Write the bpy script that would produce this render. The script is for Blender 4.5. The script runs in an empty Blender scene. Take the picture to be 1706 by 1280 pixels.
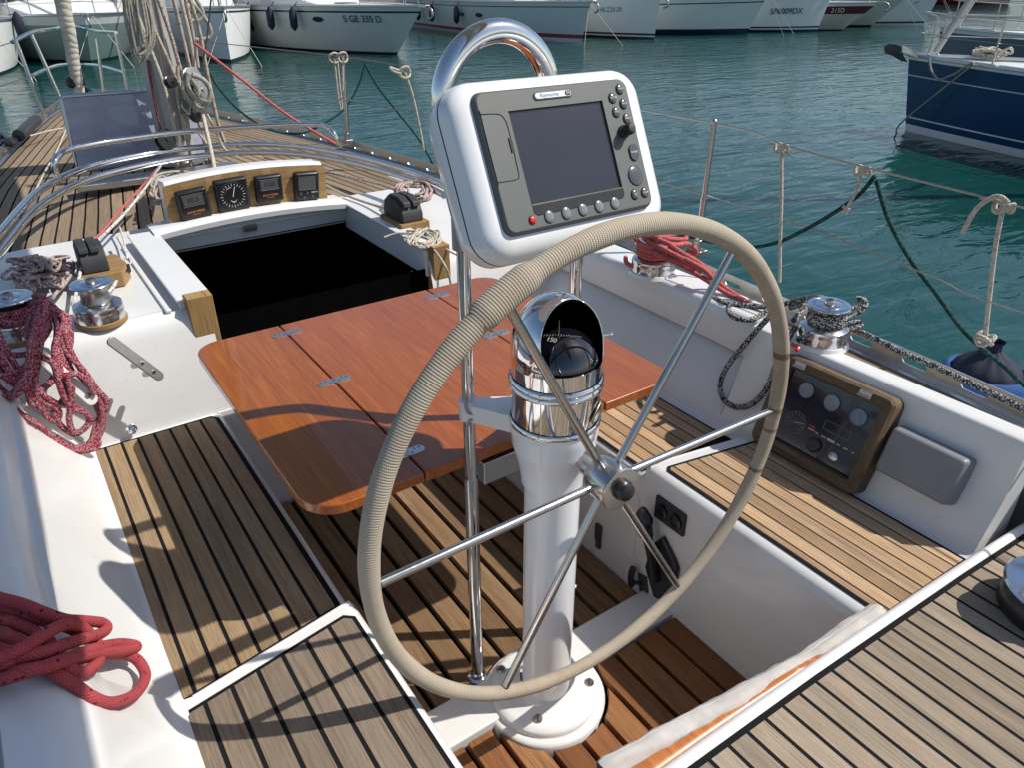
import bpy, math, random
from mathutils import Vector, Matrix, noise
random.seed(7)
R=math.radians
S=bpy.context.scene
# ---------------- camera ----------------
F=1230.0; PITCH=math.atan(690/F); YAW=math.atan(973/math.hypot(F,690)); CH=1.66
cd=bpy.data.cameras.new('camera'); cam=bpy.data.objects.new('camera',cd); S.collection.objects.link(cam)
cam.location=(0,0,CH); cam.rotation_euler=(math.pi/2-PITCH,0,-YAW)
cd.sensor_width=36; cd.lens=F/1706*36; cd.clip_start=0.02; cd.clip_end=2000
S.camera=cam
# ---------------- world, sun, exposure ----------------
SUN=Vector((.70,-.43,1)).normalized()
W=bpy.data.worlds.new('World'); S.world=W; W.use_nodes=True
nt=W.node_tree; sky=nt.nodes.new('ShaderNodeTexSky'); sky.sky_type='NISHITA'; sky.sun_disc=False
sky.sun_elevation=math.asin(SUN.z); sky.sun_rotation=math.atan2(SUN.x,SUN.y); sky.air_density=1.0; sky.dust_density=1.0
bg=nt.nodes['Background']; bg.inputs[1].default_value=0.11; nt.links.new(sky.outputs[0],bg.inputs[0])
ld=bpy.data.lights.new('sun','SUN'); ld.energy=4.6; ld.angle=R(.53); ld.color=(1,.95,.87)
sun=bpy.data.objects.new('sun',ld); S.collection.objects.link(sun); sun.rotation_euler=SUN.to_track_quat('Z','Y').to_euler()
S.view_settings.view_transform='Standard'; S.view_settings.look='None'; S.view_settings.exposure=0.1; S.view_settings.gamma=1
S.render.engine='CYCLES'; S.cycles.max_bounces=8
# ---------------- pixel -> world helpers (photograph survey) ----------------
_f=Vector((math.sin(YAW)*math.cos(PITCH),math.cos(YAW)*math.cos(PITCH),-math.sin(PITCH)))
_r=Vector((math.cos(YAW),-math.sin(YAW),0)); _u=_r.cross(_f); _c=Vector((0,0,CH))
def ray(x,y): return _r*((x-853)/F)+_u*((640-y)/F)+_f
def zt(x,y,z): v=ray(x,y); return _c+v*((z-CH)/v.z)
def yt(x,y,Y): v=ray(x,y); return _c+v*(Y/v.y)
def xt(x,y,X): v=ray(x,y); return _c+v*(X/v.x)
# ---------------- mesh builder ----------------
class MB:
    def __init__(s): s.v=[];s.f=[];s.uv=[];s.m=[];s.T=Matrix.Identity(4)
    def add(s,p): s.v.append(s.T@Vector(p)); return len(s.v)-1
    def face(s,ix,mi=0,uv=None): s.f.append(tuple(ix)); s.m.append(mi); s.uv.append(uv or [(0,0)]*len(ix))
    def poly(s,pts,mi=0,uv=None): s.face([s.add(p) for p in pts],mi,uv); return s
    def grid(s,rows,mi=0,closed=False,uv=False,us=1,vs=1):
        ids=[[s.add(p) for p in r] for r in rows]; n=len(rows[0])
        L=[0]
        for a,b in zip(rows,rows[1:]): L.append(L[-1]+(Vector(a[0])-Vector(b[0])).length)
        for i in range(len(rows)-1):
            for j in range(n if closed else n-1):
                k=(j+1)%n; m=mi[j] if isinstance(mi,list) else mi
                s.face((ids[i][j],ids[i][k],ids[i+1][k],ids[i+1][j]),m,[(L[i]*us,j/n*vs),(L[i]*us,(j+1)/n*vs),(L[i+1]*us,(j+1)/n*vs),(L[i+1]*us,j/n*vs)] if uv else None)
        return ids
    def box(s,c,d,mi=0,rot=None,taper=1):
        c=Vector(c);x,y,z=[a/2 for a in d]; P=[]
        for sz in (-1,1):
            t=taper if sz>0 else 1
            for sx,sy in((-1,-1),(1,-1),(1,1),(-1,1)):
                p=Vector((sx*x*t,sy*y*t,sz*z)); 
                if rot is not None: p=rot@p
                P.append(s.add(c+p))
        for q in((0,3,2,1),(4,5,6,7),(0,1,5,4),(1,2,6,5),(2,3,7,6),(3,0,4,7)): s.face([P[i] for i in q],mi)
        return s
    def prism(s,pts,h,mi=0,side=None,uvf=None):
        """polygon pts (3-D, ccw seen from +h) extruded by vector h"""
        h=Vector(h); a=[s.add(p) for p in pts]; b=[s.add(Vector(p)+h) for p in pts]; n=len(pts)
        s.face(a[::-1],mi if side is None else side)
        s.face(b,mi,[uvf(p) for p in pts] if uvf else None)
        for i in range(n):
            j=(i+1)%n; s.face((a[i],a[j],b[j],b[i]),mi if side is None else side,[uvf(pts[i]),uvf(pts[j]),uvf(pts[j]),uvf(pts[i])] if uvf else None)
        return s
    def tube(s,pts,r,n=12,closed=False,mi=0,cap=True,u0=0):
        P=[Vector(p) for p in pts]; N=len(P); rr=r if isinstance(r,(list,tuple)) else [r]*N
        T=[]
        for i in range(N):
            a=P[i-1] if (i>0 or closed) else P[i]; b=P[(i+1)%N] if (i<N-1 or closed) else P[i]
            d=(b-a); T.append(d.normalized() if d.length>1e-9 else Vector((0,0,1)))
        up=Vector((0,0,1)) if abs(T[0].z)<.9 else Vector((1,0,0))
        nrm=(up-T[0]*up.dot(T[0])).normalized(); rings=[];L=u0;Ls=[]
        for i in range(N):
            if i: nrm=(nrm-T[i]*nrm.dot(T[i])).normalized(); L+=(P[i]-P[i-1]).length
            Ls.append(L); bi=T[i].cross(nrm)
            rings.append([s.add(P[i]+(nrm*math.cos(2*math.pi*k/n)+bi*math.sin(2*math.pi*k/n))*rr[i]) for k in range(n)])
        M=N if closed else N-1
        for i in range(M):
            a=rings[i];b=rings[(i+1)%N];l0=Ls[i];l1=Ls[i+1] if i<N-1 else L+(P[0]-P[-1]).length
            off=0
            if closed and i==N-1:   # untwist the last joint
                best=min(range(n),key=lambda o:(s.v[a[0]]-s.v[b[o]]).length); off=best
            for k in range(n):
                k2=(k+1)%n
                s.face((a[k],a[k2],b[(k2+off)%n],b[(k+off)%n]),mi,[(l0,k/n),(l0,(k+1)/n),(l1,(k+1)/n),(l1,k/n)])
        if cap and not closed:
            s.face(rings[0][::-1],mi); s.face(rings[-1],mi)
        return s
    def lathe(s,prof,o=(0,0,0),ax=(0,0,1),n=32,mi=0,cap=True):
        """prof: list of (r,h[,mi])"""
        ax=Vector(ax).normalized(); o=Vector(o); q=ax.to_track_quat('Z','Y').to_matrix(); rings=[]
        for p in prof: rings.append([s.add(o+q@Vector((p[0]*math.cos(2*math.pi*k/n),p[0]*math.sin(2*math.pi*k/n),p[1]))) for k in range(n)])
        for i in range(len(prof)-1):
            m=prof[i][2] if len(prof[i])>2 else mi
            for k in range(n):
                k2=(k+1)%n; s.face((rings[i][k],rings[i][k2],rings[i+1][k2],rings[i+1][k]),m,[(k/n,i),((k+1)/n,i),((k+1)/n,i+1),(k/n,i+1)])
        if cap:
            if prof[0][0]>1e-5: s.face(rings[0][::-1],prof[0][2] if len(prof[0])>2 else mi)
            if prof[-1][0]>1e-5: s.face(rings[-1],prof[-1][2] if len(prof[-1])>2 else mi)
        return s
    def sphere(s,c,r,n=16,m=10,mi=0,sc=(1,1,1)):
        prof=[(max(1e-6,r*math.sin(math.pi*i/m)),-r*math.cos(math.pi*i/m)) for i in range(m+1)]
        T0=s.T; s.T=T0@Matrix.Translation(c)@Matrix.Diagonal((*sc,1)); s.lathe(prof,n=n,mi=mi,cap=False); s.T=T0; return s
def worldloc(o):
    p=Vector((0,0,0))
    while o: p+=Vector(o.location); o=o.parent
    return p
def build(name,mb,mats,parent=None,world=True,ang=40,bevel=0,seg=2,flat=False):
    if not isinstance(mats,(list,tuple)): mats=[mats]
    off=worldloc(parent) if (parent and world) else Vector((0,0,0))
    me=bpy.data.meshes.new(name); me.from_pydata([tuple(p-off) for p in mb.v],[],mb.f)
    for m in mats: me.materials.append(m)
    me.polygons.foreach_set('material_index',mb.m)
    ul=me.uv_layers.new(name='UVMap'); flatuv=[c for f in mb.uv for uv in f for c in uv]
    if len(flatuv)==len(me.loops)*2: ul.data.foreach_set('uv',flatuv)
    if not flat: me.shade_smooth(); me.set_sharp_from_angle(angle=R(ang))
    me.update()
    o=bpy.data.objects.new(name,me); S.collection.objects.link(o); o.parent=parent
    if bevel:
        b=o.modifiers.new('b','BEVEL'); b.width=bevel; b.segments=seg; b.limit_method='ANGLE'; b.angle_limit=R(35); b.harden_normals=True
    return o
def thing(name,label,cat,loc=(0,0,0),rz=0,group=None):
    o=bpy.data.objects.new(name,None); S.collection.objects.link(o); o.location=loc; o.rotation_euler=(0,0,rz); o.empty_display_size=.05
    o['label']=label; o['category']=cat
    if group: o['group']=group
    return o
def tag(o,label,cat,group=None):
    o['label']=label; o['category']=cat
    if group: o['group']=group
    return o
def struct(o): o['kind']='structure'; return o
def tree(o): return [o]+[d for c in o.children for d in tree(c)]
def dup(root,loc,rz=None,label=None,group=None):
    def cp(o,par):
        c=o.copy(); S.collection.objects.link(c); c.parent=par
        for ch in o.children: cp(ch,c)
        return c
    r=cp(root,None); r.location=loc
    if rz is not None: r.rotation_euler=(0,0,rz)
    if label: r['label']=label
    if group: r['group']=group
    return r
def spl(pts,k=8,closed=False):
    P=[Vector(p) for p in pts]; n=len(P); out=[]
    g=(lambda i:P[i%n]) if closed else (lambda i:P[max(0,min(n-1,i))])
    for i in range(n if closed else n-1):
        a,b,c,d=g(i-1),g(i),g(i+1),g(i+2)
        for j in range(k):
            t=j/k; out.append(.5*((2*b)+(c-a)*t+(2*a-5*b+4*c-d)*t*t+(3*b-3*c+d-a)*t**3))
    if not closed: out.append(P[-1])
    return out
def arc(c,r,a0,a1,n=10,ex=(1,0,0),ey=(0,0,1)):
    c=Vector(c);ex=Vector(ex);ey=Vector(ey)
    return [c+ex*r*math.cos(R(a0+(a1-a0)*i/n))+ey*r*math.sin(R(a0+(a1-a0)*i/n)) for i in range(n+1)]
def rrect(x0,y0,x1,y1,r,n=5):
    if not isinstance(r,(list,tuple)): r=[r]*4
    P=[]
    for (cx,cy,a,q) in((x1-r[0],y1-r[0],0,r[0]),(x0+r[1],y1-r[1],90,r[1]),(x0+r[2],y0+r[2],180,r[2]),(x1-r[3],y0+r[3],270,r[3])):
        for i in range(n+1): t=R(a+90*i/n); P.append((cx+q*math.cos(t),cy+q*math.sin(t)))
    return P
def clip(poly,a,b,c):
    """keep a*x+b*y+c>=0"""
    out=[]
    for i in range(len(poly)):
        p,q=poly[i],poly[(i+1)%len(poly)]; dp=a*p[0]+b*p[1]+c; dq=a*q[0]+b*q[1]+c
        if dp>=0: out.append(p)
        if dp*dq<0: t=dp/(dp-dq); out.append((p[0]+(q[0]-p[0])*t,p[1]+(q[1]-p[1])*t))
    return out
def planks(mb,poly,ang,w,gap,z,h=.003,mi=0,off=0,zf=None):
    """clip convex poly (x,y) into planks running along angle ang (deg, 0=+x)"""
    c,s=math.cos(R(ang)),math.sin(R(ang))
    vs=[-p[0]*s+p[1]*c for p in poly]; k0=math.floor((min(vs)-off)/w)-1; k1=math.ceil((max(vs)-off)/w)+1
    for k in range(k0,k1):
        a=off+k*w+gap/2; b=off+(k+1)*w-gap/2
        q=clip(poly,-s,c,-a); 
        if len(q)>2: q=clip(q,s,-c,b)
        if len(q)<3: continue
        ru,rv=random.uniform(0,40),random.uniform(0,40)
        zz=zf or (lambda x,y:z)
        mb.prism([(x,y,zz(x,y)) for x,y in q],(0,0,h),mi,uvf=lambda p:(p[0]*c+p[1]*s+ru,-p[0]*s+p[1]*c+rv))
def txt(name,s,size,mat,parent,M,ext=.0004,align='CENTER'):
    cu=bpy.data.curves.new(name,'FONT'); cu.body=s; cu.size=size; cu.align_x=align; cu.align_y='CENTER'; cu.extrude=ext
    t=bpy.data.objects.new('tmp',cu); S.collection.objects.link(t)
    me=bpy.data.meshes.new_from_object(t.evaluated_get(bpy.context.evaluated_depsgraph_get())); 
    bpy.data.objects.remove(t); me.materials.clear(); me.materials.append(mat)
    me.transform(Matrix.Translation(-worldloc(parent))@M if parent else M); me.name=name
    o=bpy.data.objects.new(name,me); S.collection.objects.link(o); o.parent=parent; return o
def textmesh(s,size,ext=.0004,align='CENTER'):
    cu=bpy.data.curves.new('t','FONT'); cu.body=s; cu.size=size; cu.align_x=align; cu.align_y='CENTER'; cu.extrude=ext
    t=bpy.data.objects.new('tmp',cu); S.collection.objects.link(t)
    me=bpy.data.meshes.new_from_object(t.evaluated_get(bpy.context.evaluated_depsgraph_get())); bpy.data.objects.remove(t)
    return me
def addtext(mb,s,size,M,mi=0,ext=.0004):
    me=textmesh(s,size,ext); base=[mb.add(M@v.co) for v in me.vertices]
    for p in me.polygons: mb.face([base[i] for i in p.vertices],mi)
# ---------------- materials ----------------
class NT:
    def __init__(s,name):
        s.m=bpy.data.materials.new(name); s.m.use_nodes=True; s.t=s.m.node_tree; s.b=s.t.nodes['Principled BSDF']
    def n(s,ty,**k):
        x=s.t.nodes.new(ty)
        for a,v in k.items():
            if a.startswith('i_'): 
                key=a[2:]; x.inputs[int(key) if key.isdigit() else key.replace('_',' ')].default_value=v
            else: setattr(x,a,v)
        return x
    def l(s,a,b): s.t.links.new(a,b)
    def ramp(s,fac,stops,interp='LINEAR'):
        r=s.n('ShaderNodeValToRGB'); r.color_ramp.interpolation=interp; e=r.color_ramp.elements
        while len(e)<len(stops): e.new(.5)
        for el,(p,c) in zip(e,stops): el.position=p; el.color=(*c,1) if len(c)==3 else c
        s.l(fac,r.inputs[0]); return r.outputs[0]
    def math(s,op,a,b=None,c=None):
        x=s.n('ShaderNodeMath',operation=op)
        for i,v in enumerate((a,b,c)):
            if v is None: continue
            if isinstance(v,(int,float)): x.inputs[i].default_value=v
            else: s.l(v,x.inputs[i])
        return x.outputs[0]
    def mix(s,f,a,b,mode='MIX'):
        x=s.n('ShaderNodeMix',data_type='RGBA',blend_type=mode)
        for i,v in ((0,f),(6,a),(7,b)):
            if isinstance(v,(int,float)): x.inputs[i].default_value=v
            elif isinstance(v,tuple): x.inputs[i].default_value=(*v,1)
            else: s.l(v,x.inputs[i])
        return x.outputs[2]
    def coord(s,kind='Object',scale=(1,1,1)):
        tc=s.n('ShaderNodeTexCoord'); mp=s.n('ShaderNodeMapping'); mp.inputs['Scale'].default_value=scale; s.l(tc.outputs[kind],mp.inputs[0]); return mp.outputs[0]
    def noise(s,vec,scale,detail=3,rough=.5,dist=0):
        x=s.n('ShaderNodeTexNoise'); x.inputs['Scale'].default_value=scale; x.inputs['Detail'].default_value=detail; x.inputs['Roughness'].default_value=rough; x.inputs['Distortion'].default_value=dist
        s.l(vec,x.inputs['Vector']); return x.outputs[0]
    def bump(s,h,strength,dist):
        x=s.n('ShaderNodeBump'); x.inputs['Strength'].default_value=strength; x.inputs['Distance'].default_value=dist; s.l(h,x.inputs['Height'])
        s.l(x.outputs[0],s.b.inputs['Normal']); return x
    def set(s,**k):
        for a,v in k.items():
            key={'col':'Base Color','rough':'Roughness','metal':'Metallic','coat':'Coat Weight','cr':'Coat Roughness','ior':'IOR','spec':'Specular IOR Level','trans':'Transmission Weight','alpha':'Alpha','emit':'Emission Color','es':'Emission Strength'}[a]
            i=s.b.inputs[key]
            if hasattr(v,'is_linked') or hasattr(v,'links'): s.l(v,i)
            else: i.default_value=(*v,1) if isinstance(v,tuple) and len(v)==3 else v
        return s
def plain(name,col,rough=.5,metal=0,var=.06,vs=20,bump=0,coat=0,spec=.5):
    k=NT(name); v=k.coord(); nz=k.noise(v,vs,4,.6)
    a=tuple(c*(1-var) for c in col); b=tuple(min(1,c*(1+var)) for c in col)
    k.set(col=k.ramp(nz,[(.3,a),(.7,b)]),metal=metal,coat=coat,spec=spec)
    r=k.math('MULTIPLY_ADD',k.noise(v,vs*2.3,3),.12,rough-.06); k.set(rough=r)
    if bump: k.bump(nz,bump,.002)
    return k.m
def metal(name,col,rough,scr=.1,vs=40,aniso=False):
    k=NT(name); v=k.coord(scale=(1,1,.15) if aniso else (1,1,1)); nz=k.noise(v,vs,5,.65); k.set(metal=1.0,col=k.ramp(nz,[(.25,tuple(c*.9 for c in col)),(.75,col)]))
    k.set(rough=k.math('MAXIMUM',k.math('MULTIPLY_ADD',nz,scr,rough-scr/2),.02)); 
    return k.m
def gelcoat(name,col,rough=.28,grime=.5):
    k=NT(name); v=k.coord(); big=k.noise(v,2.3,5,.6,.6); fine=k.noise(v,38,4,.7)
    c=k.mix(k.math('MULTIPLY',k.ramp(big,[(.45,(0,0,0)),(.8,(1,1,1))]),grime*.35),col,(col[0]*.78,col[1]*.75,col[2]*.68))
    c=k.mix(k.math('MULTIPLY',k.ramp(fine,[(.62,(0,0,0)),(.75,(1,1,1))]),grime*.25),c,(col[0]*.6,col[1]*.57,col[2]*.5))
    k.set(col=c,rough=k.math('MULTIPLY_ADD',fine,.15,rough-.05),coat=.25,cr=.08); k.bump(k.noise(v,9,2),.06,.002); return k.m
def teak(name,c1,c2,c3,rough=.75,grain=1.0,blot=.5):
    k=NT(name); tc=k.n('ShaderNodeTexCoord')
    def mp(sx,sy): m=k.n('ShaderNodeMapping'); m.inputs['Scale'].default_value=(sx,sy,1); k.l(tc.outputs['UV'],m.inputs[0]); return m.outputs[0]
    rnd=k.n('ShaderNodeNewGeometry').outputs['Random Per Island']
    fine=k.noise(mp(9,330),1.0,4,.75,.5); line=k.noise(mp(2.2,95),1.0,3,.6,1.6); wide=k.noise(mp(1.1,22),1.5,4,.6,1.4); spot=k.noise(mp(9,14),1,4,.65,.5); fib=k.noise(mp(230,700),1.0,2,.7)
    base=k.ramp(rnd,[(0,c1),(.5,c2),(1,c3)])
    d=k.mix(k.math('MULTIPLY',k.ramp(wide,[(.38,(0,0,0)),(.68,(1,1,1))]),.5*grain),base,tuple(x*.60 for x in c1))
    d=k.mix(k.math('MULTIPLY',k.ramp(spot,[(.48,(0,0,0)),(.72,(1,1,1))]),blot),d,tuple(min(1,x*1.5) for x in c3))
    d=k.mix(k.math('MULTIPLY',k.ramp(fine,[(.40,(1,1,1)),(.56,(0,0,0))]),.55*grain),d,tuple(x*.40 for x in c2))
    d=k.mix(k.math('MULTIPLY',k.ramp(line,[(.36,(1,1,1)),(.44,(0,0,0))]),.5*grain),d,tuple(x*.30 for x in c2))
    d=k.mix(k.math('MULTIPLY',k.ramp(fib,[(.35,(0,0,0)),(.7,(1,1,1))]),.40),d,tuple(x*.50 for x in c2))
    mul=k.math('MULTIPLY_ADD',k.math('FRACT',k.math('MULTIPLY',rnd,17.3)),.42,.78); cc=k.n('ShaderNodeCombineXYZ'); [k.l(mul,cc.inputs[i]) for i in range(3)]
    d=k.mix(1.0,d,cc.outputs[0],'MULTIPLY')
    k.set(col=d,rough=rough,spec=.2); k.bump(k.math('ADD',fine,k.math('ADD',k.math('MULTIPLY',line,.8),k.math('MULTIPLY',fib,.5))),.6,.0014); return k.m
def rope(name,base,fleck,amt=.5,n=7,f=150,rough=.85,speck=60,bumpd=.0012):
    """braided rope: diamonds in the UV of the tube (u metres, v 0-1)"""
    k=NT(name); tc=k.n('ShaderNodeTexCoord'); sp=k.n('ShaderNodeSeparateXYZ'); k.l(tc.outputs['UV'],sp.inputs[0]); u,v=sp.outputs[0],sp.outputs[1]
    a=k.math('ADD',k.math('MULTIPLY',u,f),k.math('MULTIPLY',v,n)); b=k.math('SUBTRACT',k.math('MULTIPLY',u,f),k.math('MULTIPLY',v,n))
    sa=k.math('ABSOLUTE',k.math('SINE',k.math('MULTIPLY',a,math.pi))); sb=k.math('ABSOLUTE',k.math('SINE',k.math('MULTIPLY',b,math.pi)))
    h=k.math('MULTIPLY',sa,sb)
    cell=k.n('ShaderNodeCombineXYZ'); k.l(k.math('FLOOR',a),cell.inputs[0]); k.l(k.math('FLOOR',b),cell.inputs[1])
    wn=k.n('ShaderNodeTexWhiteNoise',noise_dimensions='2D'); k.l(cell.outputs[0],wn.inputs['Vector'])
    sel=k.ramp(wn.outputs['Value'],[(0,(1,1,1)),(amt,(0,0,0))],'CONSTANT')
    c=k.mix(sel,base,fleck); c=k.mix(k.math('MULTIPLY',k.math('SUBTRACT',1.0,h),.3),c,tuple(x*.5 for x in base))
    ob=k.coord(); c=k.mix(k.math('MULTIPLY',k.noise(ob,14,3),.3),c,tuple(x*.6 for x in base))
    k.set(col=c,rough=rough,spec=.2); k.bump(h,.8,bumpd); return k.m
M={}
M['gel']=gelcoat('white_gelcoat',(.70,.70,.69),.3,1.1); M['gelclean']=gelcoat('clean_white_gelcoat',(.74,.74,.735),.22,.5)
M['podwhite']=gelcoat('gloss_white_plastic',(.82,.83,.84),.14,.06)
M['offwhite']=plain('aged_white_plastic',(.62,.61,.57),.4)
M['alu']=metal('anodised_aluminium',(.58,.60,.62),.34,.15); M['mast']=plain('mast_grey_alloy',(.46,.45,.43),.4,.25,.08,8)
M['chrome']=metal('polished_steel',(.80,.80,.80),.05,.05); M['winchchrome']=metal('worn_chrome',(.66,.67,.68),.14,.16,60)
M['brushed']=metal('satin_steel',(.56,.55,.53),.22,.15,80); M['tarn']=metal('weathered_steel',(.45,.43,.40),.35,.25,50)
M['hinge']=metal('dull_nickel',(.72,.71,.68),.38,.2,120); M['sky_disc']=metal('sky_tinted_chrome_disc',(.62,.66,.72),.17,.1,90)  # winch disc: blue of the reflected sky tinted into the chrome colour
M['teakp']=teak('weathered_teak_seat',(.32,.225,.135),(.39,.27,.16),(.45,.31,.175),grain=.95,blot=.22); M['teakpa']=teak('brown_grey_teak_seat',(.25,.195,.145),(.31,.24,.175),(.33,.255,.18),grain=1.0,blot=.25)
M['teaks']=teak('warm_teak_seat',(.45,.29,.16),(.52,.34,.20),(.56,.40,.26),grain=.85,blot=.3)  # warmer, lighter teak for the starboard seats
M['teakd']=teak('grey_teak_deck',(.33,.265,.195),(.42,.34,.255),(.39,.295,.21),grain=.9,blot=.25)
M['teakf']=teak('foredeck_teak',(.27,.205,.14),(.33,.25,.17),(.36,.265,.17),grain=.85,blot=.15)
M['teaksole']=teak('oiled_teak_slat',(.21,.125,.065),(.29,.18,.095),(.33,.21,.12),.6,grain=1.1,blot=.12)
M['teakred']=teak('red_teak_slat',(.25,.095,.036),(.34,.15,.062),(.38,.20,.095),.45,grain=1.1,blot=.1)
M['teakblk']=teak('teak_block',(.42,.25,.10),(.48,.29,.12),(.50,.32,.15),.55,grain=1.0,blot=.1)
M['teakold']=teak('dry_teak_frame',(.15,.105,.065),(.20,.14,.085),(.26,.19,.12),.6,grain=1.3,blot=.4)
M['caulk']=plain('black_caulking',(.009,.009,.010),.85,spec=.15)
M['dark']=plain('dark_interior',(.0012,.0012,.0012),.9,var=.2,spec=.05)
M['black']=plain('black_plastic',(.016,.016,.018),.35,var=.2); M['blackm']=plain('matt_black_plastic',(.03,.03,.032),.6,var=.2,bump=.2)
M['grey']=plain('grey_speckled_plastic',(.105,.112,.108),.5,vs=900,var=.22,bump=.25); M['greyd']=plain('dark_grey_rubber',(.045,.047,.05),.5)
M['greybox']=plain('grey_abs_cover',(.20,.205,.22),.45,vs=14,var=.10,bump=.1)
M['btn']=plain('grey_rubber_key',(.075,.078,.08),.22,coat=.6); M['softkey']=plain('light_grey_key',(.20,.205,.205),.2,coat=.8); M['red']=plain('red_button',(.55,.02,.025),.3)
M['redw']=plain('dark_red_stripe',(.10,.01,.012),.4); M['navy']=plain('navy_cloth',(.012,.016,.04),.8,bump=.4); M['blue']=plain('blue_fabric',(.02,.085,.27),.85,bump=.5)
M['whitep']=plain('white_print',(.75,.75,.75),.6,var=.02); M['orangep']=plain('orange_print',(.75,.22,.04),.6,var=.02); M['bluep']=plain('blue_print',(.05,.30,.55),.5,var=.02)
M['lcd']=plain('grey_lcd',(.10,.105,.10),.3,coat=.5); M['screen']=plain('dark_screen_glass',(.018,.020,.030),.22,var=.03,vs=3,coat=.6)
M['canvas']=plain('grey_canvas',(.50,.47,.44),.9,var=.12,vs=30,bump=.5)
def varnish(name,c1,c2,scale=1,coat=.75):
    k=NT(name); tc=k.n('ShaderNodeTexCoord')
    def mp(s): m=k.n('ShaderNodeMapping'); m.inputs['Scale'].default_value=s; k.l(tc.outputs['Object'],m.inputs[0]); return m.outputs[0]
    fine=k.noise(mp((260,5,60)),1,4,.7,.3); wide=k.noise(mp((16,1.1,8)),1,4,.6,1.5)
    c=k.ramp(wide,[(.3,c1),(.72,c2)]); c=k.mix(k.math('MULTIPLY',k.ramp(fine,[(.42,(1,1,1)),(.62,(0,0,0))]),.5),c,tuple(x*.45 for x in c1))
    k.set(col=c,rough=.32,coat=coat,cr=.035,spec=.4); k.bump(k.noise(mp((9,3,9)),1,3),.05,.002); return k.m
M['mahog']=varnish('varnished_mahogany',(.30,.072,.011),(.41,.118,.020)); M['mahogp']=varnish('varnished_orange_mahogany',(.29,.072,.009),(.44,.135,.018))
M['varnedge']=varnish('varnished_trim',(.45,.14,.03),(.62,.22,.05))
M['rred']=rope('red_white_braid',(.30,.026,.05),(.62,.40,.43),.36,14,330); M['rred2']=rope('red_braid_black_tracer',(.50,.085,.095),(.03,.01,.02),.02,9,170,bumpd=.0022)
M['rpink']=rope('coral_braid',(.56,.12,.115),(.66,.22,.20),.4,9,200); M['rgrey']=rope('black_white_braid',(.05,.052,.055),(.60,.60,.57),.42,10,230)
M['rbeige']=rope('beige_braid',(.50,.43,.35),(.30,.22,.17),.22,4,90); M['rspeck']=rope('beige_maroon_braid',(.55,.45,.40),(.16,.05,.07),.25,6,150)
M['rwhite']=rope('white_blue_fleck_braid',(.68,.66,.62),(.10,.12,.25),.10,5,90); M['rcream']=rope('cream_braid',(.62,.57,.48),(.45,.38,.28),.3,5,120)
M['rgreen']=rope('green_twist',(.015,.055,.05),(.03,.09,.085),.4,3,60); M['rcoil']=rope('grey_cream_line',(.44,.41,.34),(.28,.27,.24),.4,5,120)
def wrap(name):
    k=NT(name); tc=k.n('ShaderNodeTexCoord'); sp=k.n('ShaderNodeSeparateXYZ'); k.l(tc.outputs['UV'],sp.inputs[0]); u,v=sp.outputs[0],sp.outputs[1]
    wob=k.math('MULTIPLY',k.noise(k.coord(),18,2),2.0)
    ph=k.math('ADD',k.math('MULTIPLY',u,680.0),wob)
    ring=k.math('ABSOLUTE',k.math('SINE',ph)); row=k.math('FLOOR',k.math('DIVIDE',ph,math.pi))
    st=k.math('ABSOLUTE',k.math('SINE',k.math('ADD',k.math('MULTIPLY',v,math.pi*34),k.math('MULTIPLY',row,1.57))))
    h=k.math('ADD',k.math('MULTIPLY',k.math('POWER',ring,.6),.75),k.math('MULTIPLY',st,.3))
    big=k.noise(k.coord(),6,4,.6)
    c=k.ramp(big,[(.3,(.40,.34,.26)),(.7,(.52,.455,.36))])
    c=k.mix(k.ramp(h,[(.25,(1,1,1)),(.62,(0,0,0))]),c,(.085,.065,.045))
    c=k.mix(k.math('MULTIPLY',k.ramp(k.noise(k.coord(),3.1,5,.7),[(.50,(0,0,0)),(.72,(1,1,1))]),.5),c,(.20,.12,.065))
    sp2=k.n('ShaderNodeSeparateXYZ'); k.l(k.coord(),sp2.inputs[0]); cz=k.n('ShaderNodeCombineXYZ'); k.l(k.math('MULTIPLY',sp2.outputs[2],26.0),cz.inputs[2])
    m_=k.math('MULTIPLY',k.math('GREATER_THAN',sp2.outputs[0],.455),k.ramp(k.noise(cz.outputs[0],1.0,1),[(.56,(0,0,0)),(.62,(1,1,1))]))
    c=k.mix(k.math('MULTIPLY',m_,.75),c,(.11,.06,.03))
    k.set(col=c,rough=.85,spec=.2); k.bump(h,1.0,.0013); return k.m
M['wrap']=wrap('knitted_cord_wrap')
def glass(name,col,rough=.02):
    k=NT(name); k.set(col=col,rough=rough,trans=.0,coat=1.0); return k.m
def tinted(name):
    k=NT(name); t=k.n('ShaderNodeBsdfTransparent'); t.inputs[0].default_value=(.40,.42,.50,1); mx=k.n('ShaderNodeMixShader'); mx.inputs[0].default_value=.72
    k.set(col=k.ramp(k.noise(k.coord(scale=(1,1,3)),3,5,.7,1),[(.3,(.40,.42,.54)),(.7,(.60,.62,.72))]),rough=.12,coat=.6)
    k.l(t.outputs[0],mx.inputs[1]); k.l(k.b.outputs[0],mx.inputs[2]); k.l(mx.outputs[0],k.t.nodes['Material Output'].inputs[0]); return k.m
M['acrylic']=tinted('tinted_acrylic')
M['panelglass']=plain('dark_panel_face',(.008,.009,.022),.16,var=.3,vs=6,coat=.5)
M['gauge']=plain('grey_gauge_face',(.20,.22,.26),.3,coat=.6); M['gaugeb']=plain('blue_gauge_face',(.09,.14,.22),.3,coat=.6)
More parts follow.
